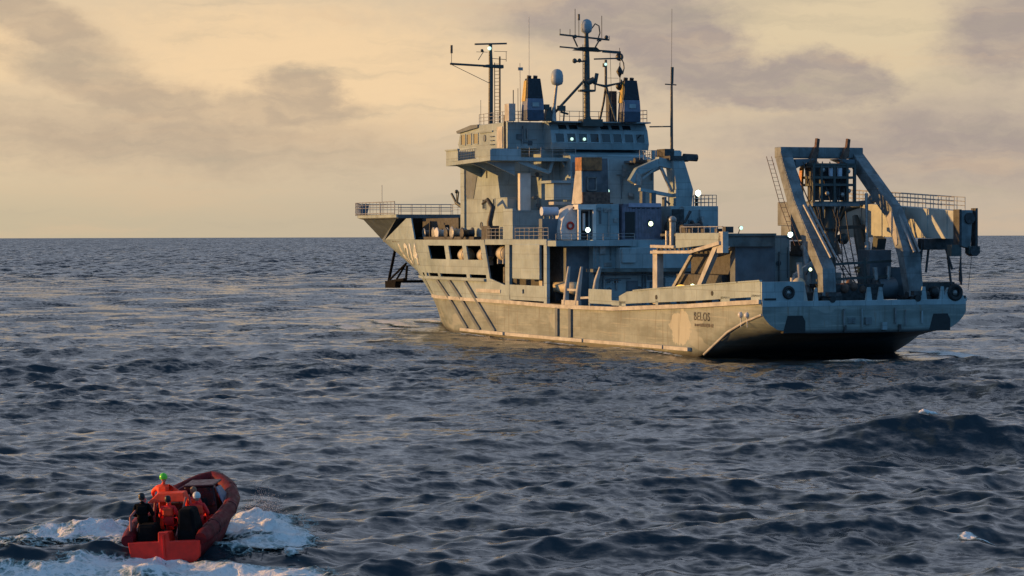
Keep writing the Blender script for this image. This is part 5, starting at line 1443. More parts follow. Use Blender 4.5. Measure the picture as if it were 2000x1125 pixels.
# ------------------------------------------------------------------ big knuckle crane and its stowed boom
mb = MB(); mb.box((12.6, -4.1, 4.3), (15.2, -1.1, 8.1)); cp = mb.build('crane_pedestal', M['paint'], ship, 0.05)
mb = MB(); mb.box((12.2, -4.3, 8.1), (15.6, -0.9, 8.45)); mb.box((13.0, -3.6, 8.45), (15.0, -1.3, 9.3)); mb.build('slew_ring', M['dark'], cp)
mb = MB()
for i in range(7): mb.ball((12.5 + (i % 3) * 0.7, -1.2 - i * 0.42, 8.75 + (i % 2) * 0.4), 0.32, 8)
mb.tube((12.4, -0.9, 9.2), (12.4, -4.0, 9.0), 0.13, n=6); mb.build('hose_bundle', M['brownish'], cp)
mb = MB(); mb.hexa([(13.0, -4.4, 8.3), (16.0, -4.4, 8.3), (16.0, -2.6, 8.3), (13.0, -2.6, 8.3)], [(15.0, -5.2, 12.6), (17.4, -5.2, 12.6), (17.4, -3.0, 12.6), (15.0, -3.0, 12.6)]); mb.build('crane_column', M['paint_mid'], cp, 0.05)
mb = MB(); mb.box((14.0, -2.9, 10.6), (16.4, -0.8, 12.6)); mb.box((13.8, -2.4, 9.4), (15.6, -0.7, 10.6)); mb.build('operator_cabin', M['paint_mid'], cp, 0.05)
mb = MB()
# boom: from over the pedestal aft to the starboard quarter
B0 = [(16.5, -7.0), (-0.6, -8.2)]
def boom_pt(t, v_off, z): return (16.5 + (-0.9 - 16.5) * t, -6.6 - 1.6 * t + v_off, z)
T = [0, 0.12, 0.5, 1.0]; ZT = [12.65, 12.6, 12.2, 11.7]; ZB = [10.6, 9.6, 9.62, 9.45]
vs = []
for t, a, b in zip(T, ZT, ZB):
    vs += [boom_pt(t, 0.55, b), boom_pt(t, -0.55, b), boom_pt(t, -0.55, a), boom_pt(t, 0.55, a)]
mb.add(vs, [(4 * i + k, 4 * i + (k + 1) % 4, 4 * i + 4 + (k + 1) % 4, 4 * i + 4 + k) for i in range(3) for k in range(4)] + [(0, 1, 2, 3), (12, 13, 14, 15)])
boom = mb.build('crane_boom', M['boom'], ship, 0.04)
for t in (0.25, 0.42, 0.6, 0.78, 0.93):
    mb = MB()
    a = interp(t, T, ZT); b = interp(t, T, ZB); p = boom_pt(t, 0.56, 0)
    mb.box((p[0] - 0.05, p[1] - 0.02, b + 0.05), (p[0] + 0.05, p[1] + 0.05, a - 0.05))
    mb.build('boom_stiffener', M['boom'], boom)
mb = MB()
for t in np.linspace(0.02, 0.98, 17):
    a = interp(t, T, ZT); p = boom_pt(t, 0.5, a); q = boom_pt(t, -0.5, a)
    for w in (p, q): mb.tube(w, (w[0], w[1], w[2] + 1.05), 0.05 if int(t * 100) % 3 == 0 else 0.03, n=5)
for vo in (0.5, -0.5):
    for h in (0.38, 0.72, 1.05):
        pr = None
        for t in (0.02, 0.5, 0.98):
            p = boom_pt(t, vo, interp(t, T, ZT) + h)
            if pr: mb.tube(pr, p, 0.03, n=5)
            pr = p
mb.build('railing', M['steel'], boom)
mb = MB()      # jib end folded down
mb.hexa([(-1.5, -8.6, 8.7), (-0.8, -8.6, 8.7), (-0.8, -7.7, 8.9), (-1.5, -7.7, 8.9)], [(-1.5, -8.8, 11.75), (-0.8, -8.8, 11.75), (-0.8, -7.7, 11.75), (-1.5, -7.7, 11.75)])
jb = mb.build('jib_head', M['paint_mid'], boom, 0.04)
mb = MB(); mb.box((-1.6, -7.72, 8.8), (-0.7, -7.5, 11.8)); mb.box((-1.6, -9.2, 8.6), (-0.9, -9.0, 11.9)); mb.build('side_cheek', M['dark'], jb)
mb = MB(); mb.tube((-1.7, -8.45, 11.1), (-0.7, -8.45, 11.1), 0.45, n=14); mb.build('sheave', M['dark'], jb); mb = MB(); mb.tube((-1.7, -8.9, 8.5), (-0.9, -8.9, 8.5), 0.42, n=12); mb.build('sheave', M['dark'], jb); mb = MB(); mb.tube((-1.4, -7.3, 8.6), (-0.7, -7.3, 8.6), 0.38, n=12); mb.build('sheave', M['dark'], jb)
mb = MB(); mb.box((-1.6, -7.7, 8.1), (-0.9, -6.8, 9.0)); mb.box((-1.6, -9.4, 8.3), (-1.0, -8.4, 8.9)); mb.build('wire_guide', M['mast'], jb)
mb = MB(); mb.path([(-1.2, -7.9, 8.4), (-1.1, -7.9, 7.0), (-1.0, -8.0, 6.2), (-1.0, -8.05, 5.8)], [0.03, 0.12, 0.16, 0.04], 6); mb.tube((-1.2, -8.9, 8.3), (-0.8, -8.8, 5.4), 0.02, n=4); mb.build('hook_pennant', M['dark'], jb)
mb = MB()      # knuckle linkage at the boom's inner end
mb.path([(16.8, -5.7, 8.2), (16.2, -6.2, 10.6), (14.5, -6.4, 12.0), (12.0, -6.5, 12.4)], [0.35, 0.45, 0.4, 0.25], 8)
mb.path([(12.4, -6.0, 11.4), (11.6, -6.0, 9.6), (11.0, -6.1, 7.6), (11.2, -6.1, 6.3)], [0.25, 0.5, 0.55, 0.5], 8)
mb.beam((8.6, -6.2, 9.6), (9.6, -6.2, 6.3), 0.8, 0.8); mb.build('luffing_cylinder', M['mast'], cp)
# boom rest: dark saddle on splayed legs
mb = MB(); mb.box((1.6, -9.0, 8.6), (2.6, -6.2, 9.5)); br_ = mb.build('boom_rest', M['dark'], ship, 0.05)
mb = MB()
for p, q in (((2.0, -6.3, 9.2), (1.6, -5.7, 6.2)), ((2.0, -6.9, 9.0), (1.8, -6.5, 6.8)), ((2.2, -8.6, 9.2), (1.8, -9.0, 4.6)), ((1.8, -8.3, 8.8), (1.4, -8.7, 7.0))): mb.tube(p, q, 0.10, n=6)
mb.build('rest_leg', M['dark'], br_)
mb = MB(); mb.box((2.2, -9.4, 4.6), (6.0, -6.4, 6.0)); mb.ball((2.0, -7.4, 5.2), 0.5, 10); mb.build('winch', M['dark'], ship)
# gear between the legs of the A-frame
mb = MB(); mb.hexa([(2.4, -2.4, 4.6), (5.6, -2.4, 4.6), (5.6, 1.3, 4.6), (2.4, 1.3, 4.6)], [(2.2, -2.9, 5.9), (5.8, -2.9, 5.9), (5.8, 1.9, 5.9), (2.2, 1.9, 5.9)]); mb.build('net_bin', M['dark'], ship)
mb = MB()
for (y, z, r) in ((0.6, 5.6, 0.45), (-0.2, 5.7, 0.4), (-1.0, 5.5, 0.35), (0.1, 6.0, 0.3)): mb.ball((2.4, y, z), r, 10)
mb.build('buoy', M['rust'], ship)
mb = MB()
mb.box((4.6, -6.5, 4.6), (7.6, -4.6, 7.2)); mb.box((5.0, -5.2, 5.6), (7.0, -3.2, 8.6)); mb.tube((4.4, -3.4, 5.5), (4.4, -5.0, 5.5), 0.9, n=14); mb.build('traction_winch', M['paint_dark'], ship, 0.05)
mb = MB()
for p, q, r in (((4.0, -4.3, 6.0), (4.0, -4.4, 7.3), 0.16), ((4.0, -3.2, 6.2), (4.0, -3.1, 7.2), 0.2), ((4.2, -3.6, 4.7), (4.2, -3.5, 6.2), 0.16)): mb.tube(p, q, r, n=8)
mb.build('gas_bottle', M['steel'], ship)
sb_ = empty('stretcher_basket'); to_world(sb_, 7.0, -4.55, 7.5); sb_.rotation_euler = (R(0), R(0), SHIP_RZ)
tag(sb_, 'brightly sunlit orange basket stowed on a slant between the A-frame legs', 'basket')
mb = MB()
a, b = Vector((0, 1.45, -0.55)), Vector((0, -1.45, 0.55))
for dx, dz in ((-0.35, 0.15), (0.35, 0.15), (-0.3, -0.15), (0.3, -0.15)): mb.tube(a + Vector((dx, 0, dz)), b + Vector((dx, 0, dz)), 0.07, n=6)
mb.build('side_rail', M['orange_pale'], sb_)
mb = MB()
for i in range(7): p = a.lerp(b, i / 6); mb.tube(p + Vector((-0.35, 0, 0.15)), p + Vector((0.35, 0, 0.15)), 0.06, n=5); mb.tube(p + Vector((-0.35, 0, 0.15)), p + Vector((-0.3, 0, -0.15)), 0.06, n=5)
mb.build('rib', M['orange_pale'], sb_)
mb = MB(); mb.hexa([a + Vector((-0.25, 0, -0.2)), a + Vector((0.25, 0, -0.2)), b + Vector((0.25, 0, -0.2)), b + Vector((-0.25, 0, -0.2))], [a + Vector((-0.3, 0, -0.05)), a + Vector((0.3, 0, -0.05)), b + Vector((0.3, 0, -0.05)), b + Vector((-0.3, 0, -0.05))]); mb.build('tray', M['orange_pale'], sb_)
# small davit and gear left of the port leg
mb = MB(); mb.beam((6.4, 2.9, 6.5), (6.4, 0.3, 8.2), 0.35, 0.35); mb.beam((6.4, 2.8, 6.3), (6.4, 0.9, 5.6), 0.25, 0.25); mb.tube((6.4, 2.9, 4.7), (6.4, 2.9, 6.6), 0.2, n=8); mb.build('small_davit', M['steel'], ship)
mb = MB(); mb.box((5.0, -0.6, 4.7), (6.2, 0.2, 6.8)); mb.tube((4.6, 0.7, 5.0), (5.2, 1.2, 7.4), 0.22, n=8); mb.tube((4.6, 0.0, 5.0), (5.2, 0.2, 7.0), 0.2, n=8); mb.build('buoy_rack', M['brownish'], ship)
mb = MB(); mb.box((2.4, 3.2, 4.6), (4.2, 4.9, 5.3)); mb.build('deck_box', M['dark'], ship)
mb = MB(); mb.ball((3.6, 4.0, 5.9), 0.55, 12); mb.ball((3.4, 4.6, 5.6), 0.4, 10); mb.build('buoy', M['buff'], ship)

# ------------------------------------------------------------------ floodlights that are lit
def flood(p, r=0.24, kind='lamp', facing=(-1, 0, -0.1), parent=None, stalk=None):
    r *= 0.76
    p = Vector(p); f = Vector(facing).normalized()
    mb = MB(); mb.tube(p + f * 0.02, p - f * 0.28, r * 1.12, r * 0.6, n=12)
    if stalk: mb.tube(p - f * 0.15, stalk, 0.04, n=5)
    o = mb.build('floodlight', M['dark'], parent or ship)
    mb = MB(); mb.lathe((0, 0, 0), [(r, 0), (r * 0.8, 0.07), (r * 0.4, 0.11), (0.01, 0.12)], 2, 14)
    rot = f.to_track_quat('Z', 'Y').to_matrix(); mb.v = [tuple(rot @ Vector(v) + p + f * 0.03) for v in mb.v]
    mb.build('lens', M[kind], o)
    return o
flood((43.2, 5.0, 10.35), 0.30, 'lamp', stalk=(43.6, 5.0, 10.8))
flood((43.0, -1.35, 10.92), 0.30, 'lampy', stalk=(43.3, -1.35, 11.2))
flood((53.3, -1.5, 14.15), 0.26, 'lampd', stalk=(53.6, -1.5, 14.5))
flood((45.2, -7.35, 13.85), 0.38, 'lamp', stalk=(46.0, -7.6, 13.7))
flood((12.6, 0.0, 9.85), 0.30, 'lamp', stalk=(13.0, 0.0, 9.5))
flood((11.0, 5.35, 10.4), 0.22, 'lampd', stalk=(11.2, 5.5, 9.95))
flood((5.6, 1.9, 7.05), 0.18, 'lampy', stalk=(6.3, 1.9, 6.6))

# ------------------------------------------------------------------ day shapes: ball, diamond, ball
D = [('ball', 27.45, 'topmost black ball of the signal string beside the main mast'),
     ('diamond', 26.0, 'black diamond signal shape hoisted between two black balls'),
     ('ball', 24.55, 'lowest black ball of the signal string, just above the right funnel')]
for kind, z, lab in D:
    o = empty('day_shape'); to_world(o, 56.0, -4.02, z); tag(o, lab, 'signal shape', 'black day shapes hanging beside the mast')
    mb = MB()
    if kind == 'ball': mb.ball((0, 0, 0), 0.40, 14)
    else: mb.lathe((0, 0, 0), [(0.01, -0.62), (0.36, 0), (0.01, 0.62)], 2, 14)
    mb.build('shape', M['black'], o)
    mb = MB(); mb.tube((0, 0, 0.4), (0, 0, 0.9), 0.03, n=4); mb.build('line', M['dark'], o)

# ------------------------------------------------------------------ small fittings scattered over the bare walls
def fittings(name, u, v0, v1, z0, z1, n, parent, seed, mats=('paint_mid', 'paint_dark', 'steel')):
    rnd = random.Random(seed)
    for i in range(n):
        v = rnd.uniform(v0, v1); z = rnd.uniform(z0, z1); k = rnd.random(); mb = MB()
        if k < 0.30:
            h = rnd.uniform(0.8, min(3.0, z1 - z0)); z = rnd.uniform(z0, max(z0 + 0.01, z1 - h)); mb.tube((u - 0.12, v, z), (u - 0.12, v, z + h), rnd.uniform(0.04, 0.09), n=6); nm = 'pipe'
        elif k < 0.55:
            w, h = rnd.uniform(0.25, 0.7), rnd.uniform(0.3, 0.8); mb.box((u - 0.22, v - w / 2, z - h / 2), (u, v + w / 2, z + h / 2)); nm = 'junction_box'
        elif k < 0.75:
            w, h = rnd.uniform(0.4, 0.9), rnd.uniform(0.3, 0.6); mb.box((u - 0.06, v - w / 2, z - h / 2), (u, v + w / 2, z + h / 2))
            for q in range(3): mb.box((u - 0.12, v - w / 2, z - h / 2 + h * (q + 0.3) / 3), (u - 0.06, v + w / 2, z - h / 2 + h * (q + 0.5) / 3))
            nm = 'vent_grille'
        elif k < 0.88:
            w = rnd.uniform(1.0, 2.4); v = min(v, v1 - w); mb.box((u - 0.1, v, z - 0.05), (u, v + w, z + 0.05)); nm = 'cable_tray'
        else:
            mb.lathe((u, v, z), [(0.22, 0), (0.22, -0.1), (0.16, -0.1), (0.16, -0.04)], 0, 12); nm = 'porthole'
        mb.build(nm, M[rnd.choice(mats)], parent)
fittings('f', 42.19, -8.0, 4.4, 6.9, 9.1, 12, dh, 1)
fittings('f', 42.19, -8.0, 4.4, 3.9, 6.0, 16, dh, 2)
fittings('f', 57.9, -0.9, 1.4, 12.8, 17.0, 7, cb, 3)
fittings('f', 57.9, 3.8, 4.7, 12.4, 16.4, 5, cb, 4)
fittings('f', 54.98, -1.0, 1.6, 13.0, 17.2, 9, st_house, 5)
fittings('f', 53.58, -6.4, -2.6, 12.8, 17.0, 12, st_house, 6)
fittings('f', 58.18, 3.6, 6.9, 18.6, 20.8, 8, br, 7)
fittings('f', 0.0, -6.0, 5.0, 2.6, 4.1, 9, hull, 8, ('paint_mid', 'paint'))
fittings('f', 43.38, 1.9, 3.9, 9.8, 12.4, 5, ship, 9)
fittings('f', 43.98, -8.6, -4.0, 10.0, 12.4, 8, ship, 10)
fittings('f', 12.98, -0.1, 2.1, 5.0, 9.4, 5, ship, 11)
fittings('f', 14.38, 2.4, 4.5, 5.0, 8.2, 5, ship, 12)
fittings('f', 12.58, -4.0, -1.2, 5.0, 7.9, 5, cp, 13)
# a ladder up the aft wall and one on the tower
for (u, v, z0, z1) in ((57.78, 2.6, 12.4, 17.0), (42.05, 4.5, 3.5, 9.3), (54.9, -0.9, 9.5, 12.6)):
    mb = MB()
    for dv in (-0.22, 0.22): mb.tube((u, v + dv, z0), (u, v + dv, z1), 0.035, n=5)
    k = z0
    while k < z1: mb.tube((u, v - 0.22, k), (u, v + 0.22, k), 0.02, n=4); k += 0.35
    mb.build('ladder', M['steel'], ship)

# ------------------------------------------------------------------ rescue boat in the foreground
BX, BY = -10.35, 77.9
boat = empty('rescue_boat', (BX, BY, 0.20), R(81), 0, 0)
boat.rotation_euler = Euler((R(-3.0), R(-5.0), R(81)), 'XYZ')
tag(boat, 'open red rescue boat speeding away through its own white foam', 'boat')
boat_mw = Matrix.Translation(boat.location) @ boat.rotation_euler.to_matrix().to_4x4()
XS = [0.0, 0.9, 1.9, 2.9, 3.8, 4.6, 5.15, 5.5]
HB = [1.12, 1.20, 1.25, 1.24, 1.10, 0.80, 0.45, 0.12]      # half breadth at the gunwale
GZ = [0.55, 0.66, 0.78, 0.90, 1.04, 1.20, 1.32, 1.40]
def hb(x): return interp(x, XS, HB)
def gz(x): return interp(x, XS, GZ)
mb = MB(); vs = []
for x in XS:
    b, g = hb(x), gz(x)
    kz = interp(x, [0, 2.6, 4.3, 5.5], [-0.35, -0.4, -0.2, 0.9])
    vs += [(x, b, g), (x, b * 0.92, g * 0.45 + kz * 0.3), (x, b * 0.70, kz * 0.55 + 0.02), (x, 0, kz), (x, -b * 0.70, kz * 0.55 + 0.02), (x, -b * 0.92, g * 0.45 + kz * 0.3), (x, -b, g)]
mb.add(vs, [(7 * i + j, 7 * i + j + 1, 7 * i + 8 + j, 7 * i + 7 + j) for i in range(len(XS) - 1) for j in range(6)], True)
mb.build('hull', M['maroon'], boat)
mb = MB()
for sx in (1,):       # transom
    b = 1.12
    mb.prism([(b, 0.50), (b * .95, 0.0), (b * 0.7, -0.3), (-b * 0.7, -0.3), (-b * .95, 0.0), (-b, 0.50), (-b * 0.16, 0.50), (-b * 0.14, 0.78), (b * 0.14, 0.78), (b * 0.16, 0.50)], 0, -0.12, 0.03)
tr = mb.build('transom', M['boat_red'], boat, 0.02)
mb = MB(); mb.box((-0.16, -0.03, 0.0), (-0.12, 0.03, 0.7)); mb.build('centre_rib', M['boat_red'], tr)
# inner lining, floor
mb = MB(); vs = []
for x in XS[:-1]:
    b, g = hb(x) - 0.12, gz(x) - 0.02
    vs += [(x + 0.05, b, g), (x + 0.05, b * 0.86, 0.28), (x + 0.05, -b * 0.86, 0.28), (x + 0.05, -b, g)]
mb.add(vs, [(4 * i + j, 4 * i + j + 1, 4 * i + 5 + j, 4 * i + 4 + j) for i in range(len(XS) - 2) for j in range(3)], False)
mb.build('inner_lining', M['boat_dark'], boat)
# fat collar fender: one length per side, meeting at the bow
for s_ in (1, -1):
    pts = [(x, s_ * (hb(x) + 0.02), gz(x)) for x in np.linspace(-0.1, 5.3, 16)] + [(5.62, 0.0, gz(5.5))]
    mb = MB(); mb.path(pts, [0.18] + [0.235] * 12 + [0.24, 0.24, 0.24, 0.22], 10); co = mb.build('collar_fender', M['maroon'], boat)
    mb = MB()
    pts = [(x, s_ * (hb(x) - 0.14), gz(x) + 0.15) for x in np.linspace(0.6, 5.1, 14)]
    for i in range(0, 13, 1): mb.tube(pts[i], (pts[i + 1][0], pts[i + 1][1], pts[i + 1][2] + (0.0)), 0.028, n=6)
    mb.build('grab_line', M['pink_rope'], co)
    for x in (1.0, 2.8, 4.5):
        mb = MB(); mb.ring((x, s_ * (hb(x) + 0.02), gz(x)), 0.238, 0.012, 0, 12, 5); mb.build('collar_strap', M['maroon_dark'], co)
# engine box and stern seats: black, with a red post between
mb = MB(); mb.hexa([(0.15, -0.30, 0.3), (1.3, -0.30, 0.3), (1.3, -0.95, 0.3), (0.15, -0.95, 0.3)], [(0.35, -0.36, 1.36), (1.0, -0.36, 1.36), (1.0, -0.80, 1.36), (0.35, -0.80, 1.36)]); mb.build('engine_cowl', M['black_cloth'], boat, 0.08)
mb = MB(); mb.hexa([(0.15, 0.95, 0.3), (0.9, 0.95, 0.3), (0.9, 0.28, 0.3), (0.15, 0.28, 0.3)], [(0.2, 0.88, 0.95), (0.8, 0.88, 0.95), (0.8, 0.36, 0.95), (0.2, 0.36, 0.95)]); mb.build('engine_cowl', M['black_cloth'], boat, 0.08)
mb = MB(); mb.hexa([(-0.05, -0.2, 0.3), (0.5, -0.2, 0.3), (0.5, 0.2, 0.3), (-0.05, 0.2, 0.3)], [(0.0, -0.12, 0.72), (0.5, -0.12, 0.72), (0.5, 0.12, 0.72), (0.0, 0.12, 0.72)]); mb.build('centre_post', M['boat_red'], boat, 0.03)
# helm console with an orange roof on four pipes
mb = MB(); mb.box((2.5, -0.35, 0.3), (3.0, 0.65, 1.2)); con = mb.build('helm_console', M['boat_dark'], boat, 0.05)
mb = MB(); mb.ring((2.42, 0.35, 1.15), 0.18, 0.02, 0, 16, 5); mb.build('steering_wheel', M['black'], con)
mb = MB()
for p, q in (((0.25, 1.0, 0.5), (1.5, 0.98, 1.52)), ((0.4, -0.25, 0.55), (1.5, -0.30, 1.52)), ((2.2, 1.0, 0.6), (2.0, 0.8, 1.5)), ((2.2, -0.3, 0.6), (2.0, -0.24, 1.5)), ((0.15, 1.12, 0.35), (0.3, 1.1, 1.2)), ((0.3, 1.1, 1.2), (1.5, 0.98, 1.52))):
    o = MB(); o.tube(p, q, 0.04, n=6); o.build('roof_pipe', M['pink_rope'], boat)
mb = MB(); mb.hexa([(1.45, -0.28, 1.40), (2.0, -0.26, 1.42), (2.0, 0.84, 1.42), (1.45, 0.92, 1.40)], [(1.55, -0.22, 1.66), (1.95, -0.22, 1.66), (1.95, 0.70, 1.66), (1.55, 0.60, 1.66)]); mb.build('canopy_roof', M['hi_orange'], boat, 0.03)
# forward cabin with a dark windscreen and grey side
mb = MB(); mb.hexa([(3.1, -0.85, 0.3), (4.3, -0.6, 0.4), (4.3, 0.35, 0.4), (3.1, 0.35, 0.3)], [(3.2, -0.72, 1.55), (4.1, -0.5, 1.45), (4.1, 0.25, 1.45), (3.2, 0.25, 1.55)]); cab = mb.build('cuddy', M['maroon_dark'], boat, 0.05)
mb = MB(); mb.hexa([(3.08, -0.74, 0.95), (3.12, -0.74, 0.95), (3.12, 0.28, 0.95), (3.08, 0.28, 0.95)], [(3.13, -0.68, 1.5), (3.17, -0.68, 1.5), (3.17, 0.22, 1.5), (3.13, 0.22, 1.5)]); mb.build('windscreen', M['glass'], cab)
mb = MB(); mb.box((3.1, -0.72, 1.55), (4.1, 0.24, 1.61)); mb.build('cuddy_roof', M['maroon_dark'], cab, 0.02)
mb = MB(); mb.hexa([(3.1, -1.0, 0.95), (3.8, -1.02, 1.0), (3.8, -1.06, 1.0), (3.1, -1.04, 0.95)], [(3.2, -0.76, 1.5), (3.8, -0.72, 1.47), (3.8, -0.76, 1.47), (3.2, -0.80, 1.5)]); mb.build('spray_screen', M['violet_grey'], cab)
mb = MB(); mb.box((4.5, -0.5, 0.4), (5.0, 0.5, 1.0)); mb.build('foredeck', M['boat_red'], boat, 0.04)
mb = MB(); mb.box((1.4, -0.95, 0.3), (2.4, -0.55, 0.62)); mb.box((2.6, -1.0, 0.3), (3.0, -0.6, 0.7)); mb.build('side_seat', M['boat_red'], boat, 0.03)

# ------------------------------------------------------------------ people
def skin_mesh(name, verts, edges, radii, material, parent, sub=2, root=0):
    me = bpy.data.meshes.new(name); me.from_pydata(verts, edges, [])
    o = bpy.data.objects.new(name, me); COL.objects.link(o)
    md = o.modifiers.new('skin', 'SKIN')
    if not me.skin_vertices: me.attributes
    lay = me.skin_vertices[0].data
    for i, r in enumerate(radii):
        lay[i].radius = (r, r) if not isinstance(r, tuple) else r
        lay[i].use_root = (i == root)
    sb = o.modifiers.new('sub', 'SUBSURF'); sb.levels = sub; sb.render_levels = sub
    dg = bpy.context.evaluated_depsgraph_get(); dg.update()
    nm = bpy.data.meshes.new_from_object(o.evaluated_get(dg))
    bpy.data.objects.remove(o)
    for p in nm.polygons: p.use_smooth = True
    nm.materials.clear(); nm.materials.append(material)
    q = bpy.data.objects.new(name, nm); COL.objects.link(q)
    if parent is not None: q.parent = parent
    return q
def person(loc, rz, label, suit, pose, helmet=None, hair=None, group='crew of the rescue boat', scale=1.0):
    """pose: joint positions relative to the pelvis, x forward, y left"""
    root = empty('person')
    m = boat_mw @ Matrix.Translation(loc) @ Matrix.Rotation(rz, 4, 'Z')
    root.location = m.to_translation(); root.rotation_euler = m.to_euler('XYZ'); root.scale = (scale,) * 3
    tag(root, label, 'person', group)
    P = dict(pelvis=(0, 0, 0.0), chest=(0.03, 0, 0.34), neck=(0.03, 0, 0.50), headb=(0.05, 0, 0.60),
             lsh=(0.02, 0.19, 0.44), rsh=(0.02, -0.19, 0.44))
    P.update(pose)
    names = ['pelvis', 'belly', 'chest', 'neck', 'headb', 'lsh', 'lel', 'lwr', 'rsh', 'rel', 'rwr', 'lhip', 'lkn', 'lan', 'lto', 'rhip', 'rkn', 'ran', 'rto']
    P.setdefault('belly', tuple((Vector(P['pelvis']) + Vector(P['chest'])) / 2))
    P.setdefault('lhip', (0, 0.10, -0.04)); P.setdefault('rhip', (0, -0.10, -0.04))
    P['lto'] = tuple(Vector(P['lan']) + Vector((0.17, 0.02, -0.04))); P['rto'] = tuple(Vector(P['ran']) + Vector((0.17, -0.02, -0.04)))
    rad = [0.16, 0.15, 0.17, 0.07, 0.06, 0.09, 0.065, 0.05, 0.09, 0.065, 0.05, 0.115, 0.08, 0.06, 0.05, 0.115, 0.08, 0.06, 0.05]
    E_ = [(0, 1), (1, 2), (2, 3), (3, 4), (2, 5), (5, 6), (6, 7), (2, 8), (8, 9), (9, 10), (0, 11), (11, 12), (12, 13), (13, 14), (0, 15), (15, 16), (16, 17), (17, 18)]
    body = skin_mesh('body', [P[n] for n in names], E_, rad, suit, root)
    hc = Vector(P['headb']) + Vector((0.02, 0, 0.10))
    mb = MB(); mb.lathe(hc, [(0.03, -0.125), (0.062, -0.10), (0.085, -0.03), (0.088, 0.03), (0.075, 0.085), (0.045, 0.115), (0.005, 0.125)], 2, 16)
    head = mb.build('head', M['skin'], root)
    mb = MB()
    mb.hexa([hc + Vector(v) for v in ((0.08, -0.014, -0.03), (0.112, -0.010, -0.03), (0.112, 0.010, -0.03), (0.08, 0.014, -0.03))], [hc + Vector(v) for v in ((0.08, -0.007, 0.02), (0.09, -0.005, 0.02), (0.09, 0.005, 0.02), (0.08, 0.007, 0.02))])
    mb.build('nose', M['skin'], head)
    for y in (-0.032, 0.032):
        mb = MB(); mb.ball(hc + Vector((0.078, y, 0.012)), 0.012, 8); mb.build('eye', M['black'], head)
        mb = MB(); mb.ball(hc + Vector((0.0, y * 2.75, -0.005)), 0.022, 8, 1.4); mb.build('ear', M['skin'], head)
    mb = MB(); mb.box(hc + Vector((0.075, -0.022, -0.062)), hc + Vector((0.088, 0.022, -0.054))); mb.build('mouth', M['rust'], head)
    if helmet is not None:
        mb = MB(); mb.lathe(hc + Vector((-0.008, 0, 0.01)), [(0.118, -0.03), (0.125, 0.02), (0.118, 0.075), (0.088, 0.122), (0.045, 0.148), (0.004, 0.155)], 2, 16)
        mb.hexa([hc + Vector(v) for v in ((0.06, -0.10, 0.03), (0.155, -0.06, 0.025), (0.155, 0.06, 0.025), (0.06, 0.10, 0.03))], [hc + Vector(v) for v in ((0.06, -0.10, 0.045), (0.15, -0.06, 0.04), (0.15, 0.06, 0.04), (0.06, 0.10, 0.045))])
        mb.build('helmet', helmet, root)
    if hair is not None:
        mb = MB(); mb.lathe(hc + Vector((-0.012, 0, 0.01)), [(0.085, -0.08), (0.098, -0.02), (0.098, 0.05), (0.08, 0.1), (0.04, 0.125), (0.003, 0.13)], 2, 14); mb.build('hair', hair, root)
    # life jacket collar over the chest
    mb = MB(); c = Vector(P['chest'])
    mb.hexa([c + Vector(v) for v in ((-0.17, -0.17, -0.16), (0.17, -0.17, -0.16), (0.17, 0.17, -0.16), (-0.17, 0.17, -0.16))], [c + Vector(v) for v in ((-0.15, -0.16, 0.12), (0.14, -0.16, 0.12), (0.14, 0.16, 0.12), (-0.15, 0.16, 0.12))])
    mb.build('life_jacket', M['hi_orange'] if suit is not M['black_cloth'] else M['black_cloth'], root, 0.05)
    # hands: palm, four curled fingers and a thumb
    for sd, w_, e_ in ((1, 'lwr', 'lel'), (-1, 'rwr', 'rel')):
        w = Vector(P[w_]); d = (w - Vector(P[e_])).normalized(); side = d.cross(Vector((0, 0, 1)))
        side = side.normalized() if side.length > 0.01 else Vector((1, 0, 0)); dn = d.cross(side).normalized()
        vs = [w, w + d * 0.05, w + d * 0.09]; ed = [(0, 1), (1, 2)]; rr = [0.028, (0.040), (0.036)]
        for k in range(4):
            o = side * ((k - 1.5) * 0.022); L = (0.065, 0.075, 0.07, 0.055)[k]
            i = len(vs); vs += [w + d * 0.095 + o, w + d * (0.095 + L * 0.5) + o + dn * 0.008, w + d * (0.095 + L * 0.75) + o + dn * 0.035]
            ed += [(2, i), (i, i + 1), (i + 1, i + 2)]; rr += [0.0105, 0.0095, 0.0085]
        i = len(vs); vs += [w + d * 0.05 + side * sd * 0.04, w + d * 0.09 + side * sd * 0.06 + dn * 0.02]; ed += [(1, i), (i, i + 1)]; rr += [0.012, 0.010]
        skin_mesh('hand', [tuple(v) for v in vs], ed, rr, M['rubber'], root, 1)
    return root
STAND = dict(lhip=(0, 0.10, -0.05), rhip=(0, -0.10, -0.05), lkn=(0.06, 0.13, -0.44), lan=(-0.02, 0.15, -0.84), rkn=(0.04, -0.13, -0.44), ran=(-0.05, -0.15, -0.84))
p1 = dict(STAND); p1.update(lel=(0.12, 0.42, 0.28), lwr=(0.30, 0.50, 0.12), rel=(0.12, -0.40, 0.28), rwr=(0.30, -0.46, 0.12))
person((2.15, 0.58, 1.32), R(-8), 'person in orange suit and bright green helmet standing above the canopy', M['hi_orange'], p1, helmet=M['hi_green'])
p2 = dict(lhip=(0, 0.10, -0.03), rhip=(0, -0.10, -0.03), lkn=(0.40, 0.16, 0.02), lan=(0.42, 0.17, -0.40), rkn=(0.40, -0.16, 0.02), ran=(0.42, -0.17, -0.40),
          lel=(0.06, 0.30, 0.18), lwr=(0.28, 0.24, 0.10), rel=(0.06, -0.30, 0.18), rwr=(0.28, -0.22, 0.10))
person((0.75, 0.86, 1.0), R(5), 'bareheaded person in black jacket seated at the left stern corner', M['black_cloth'], p2, hair=M['black'])
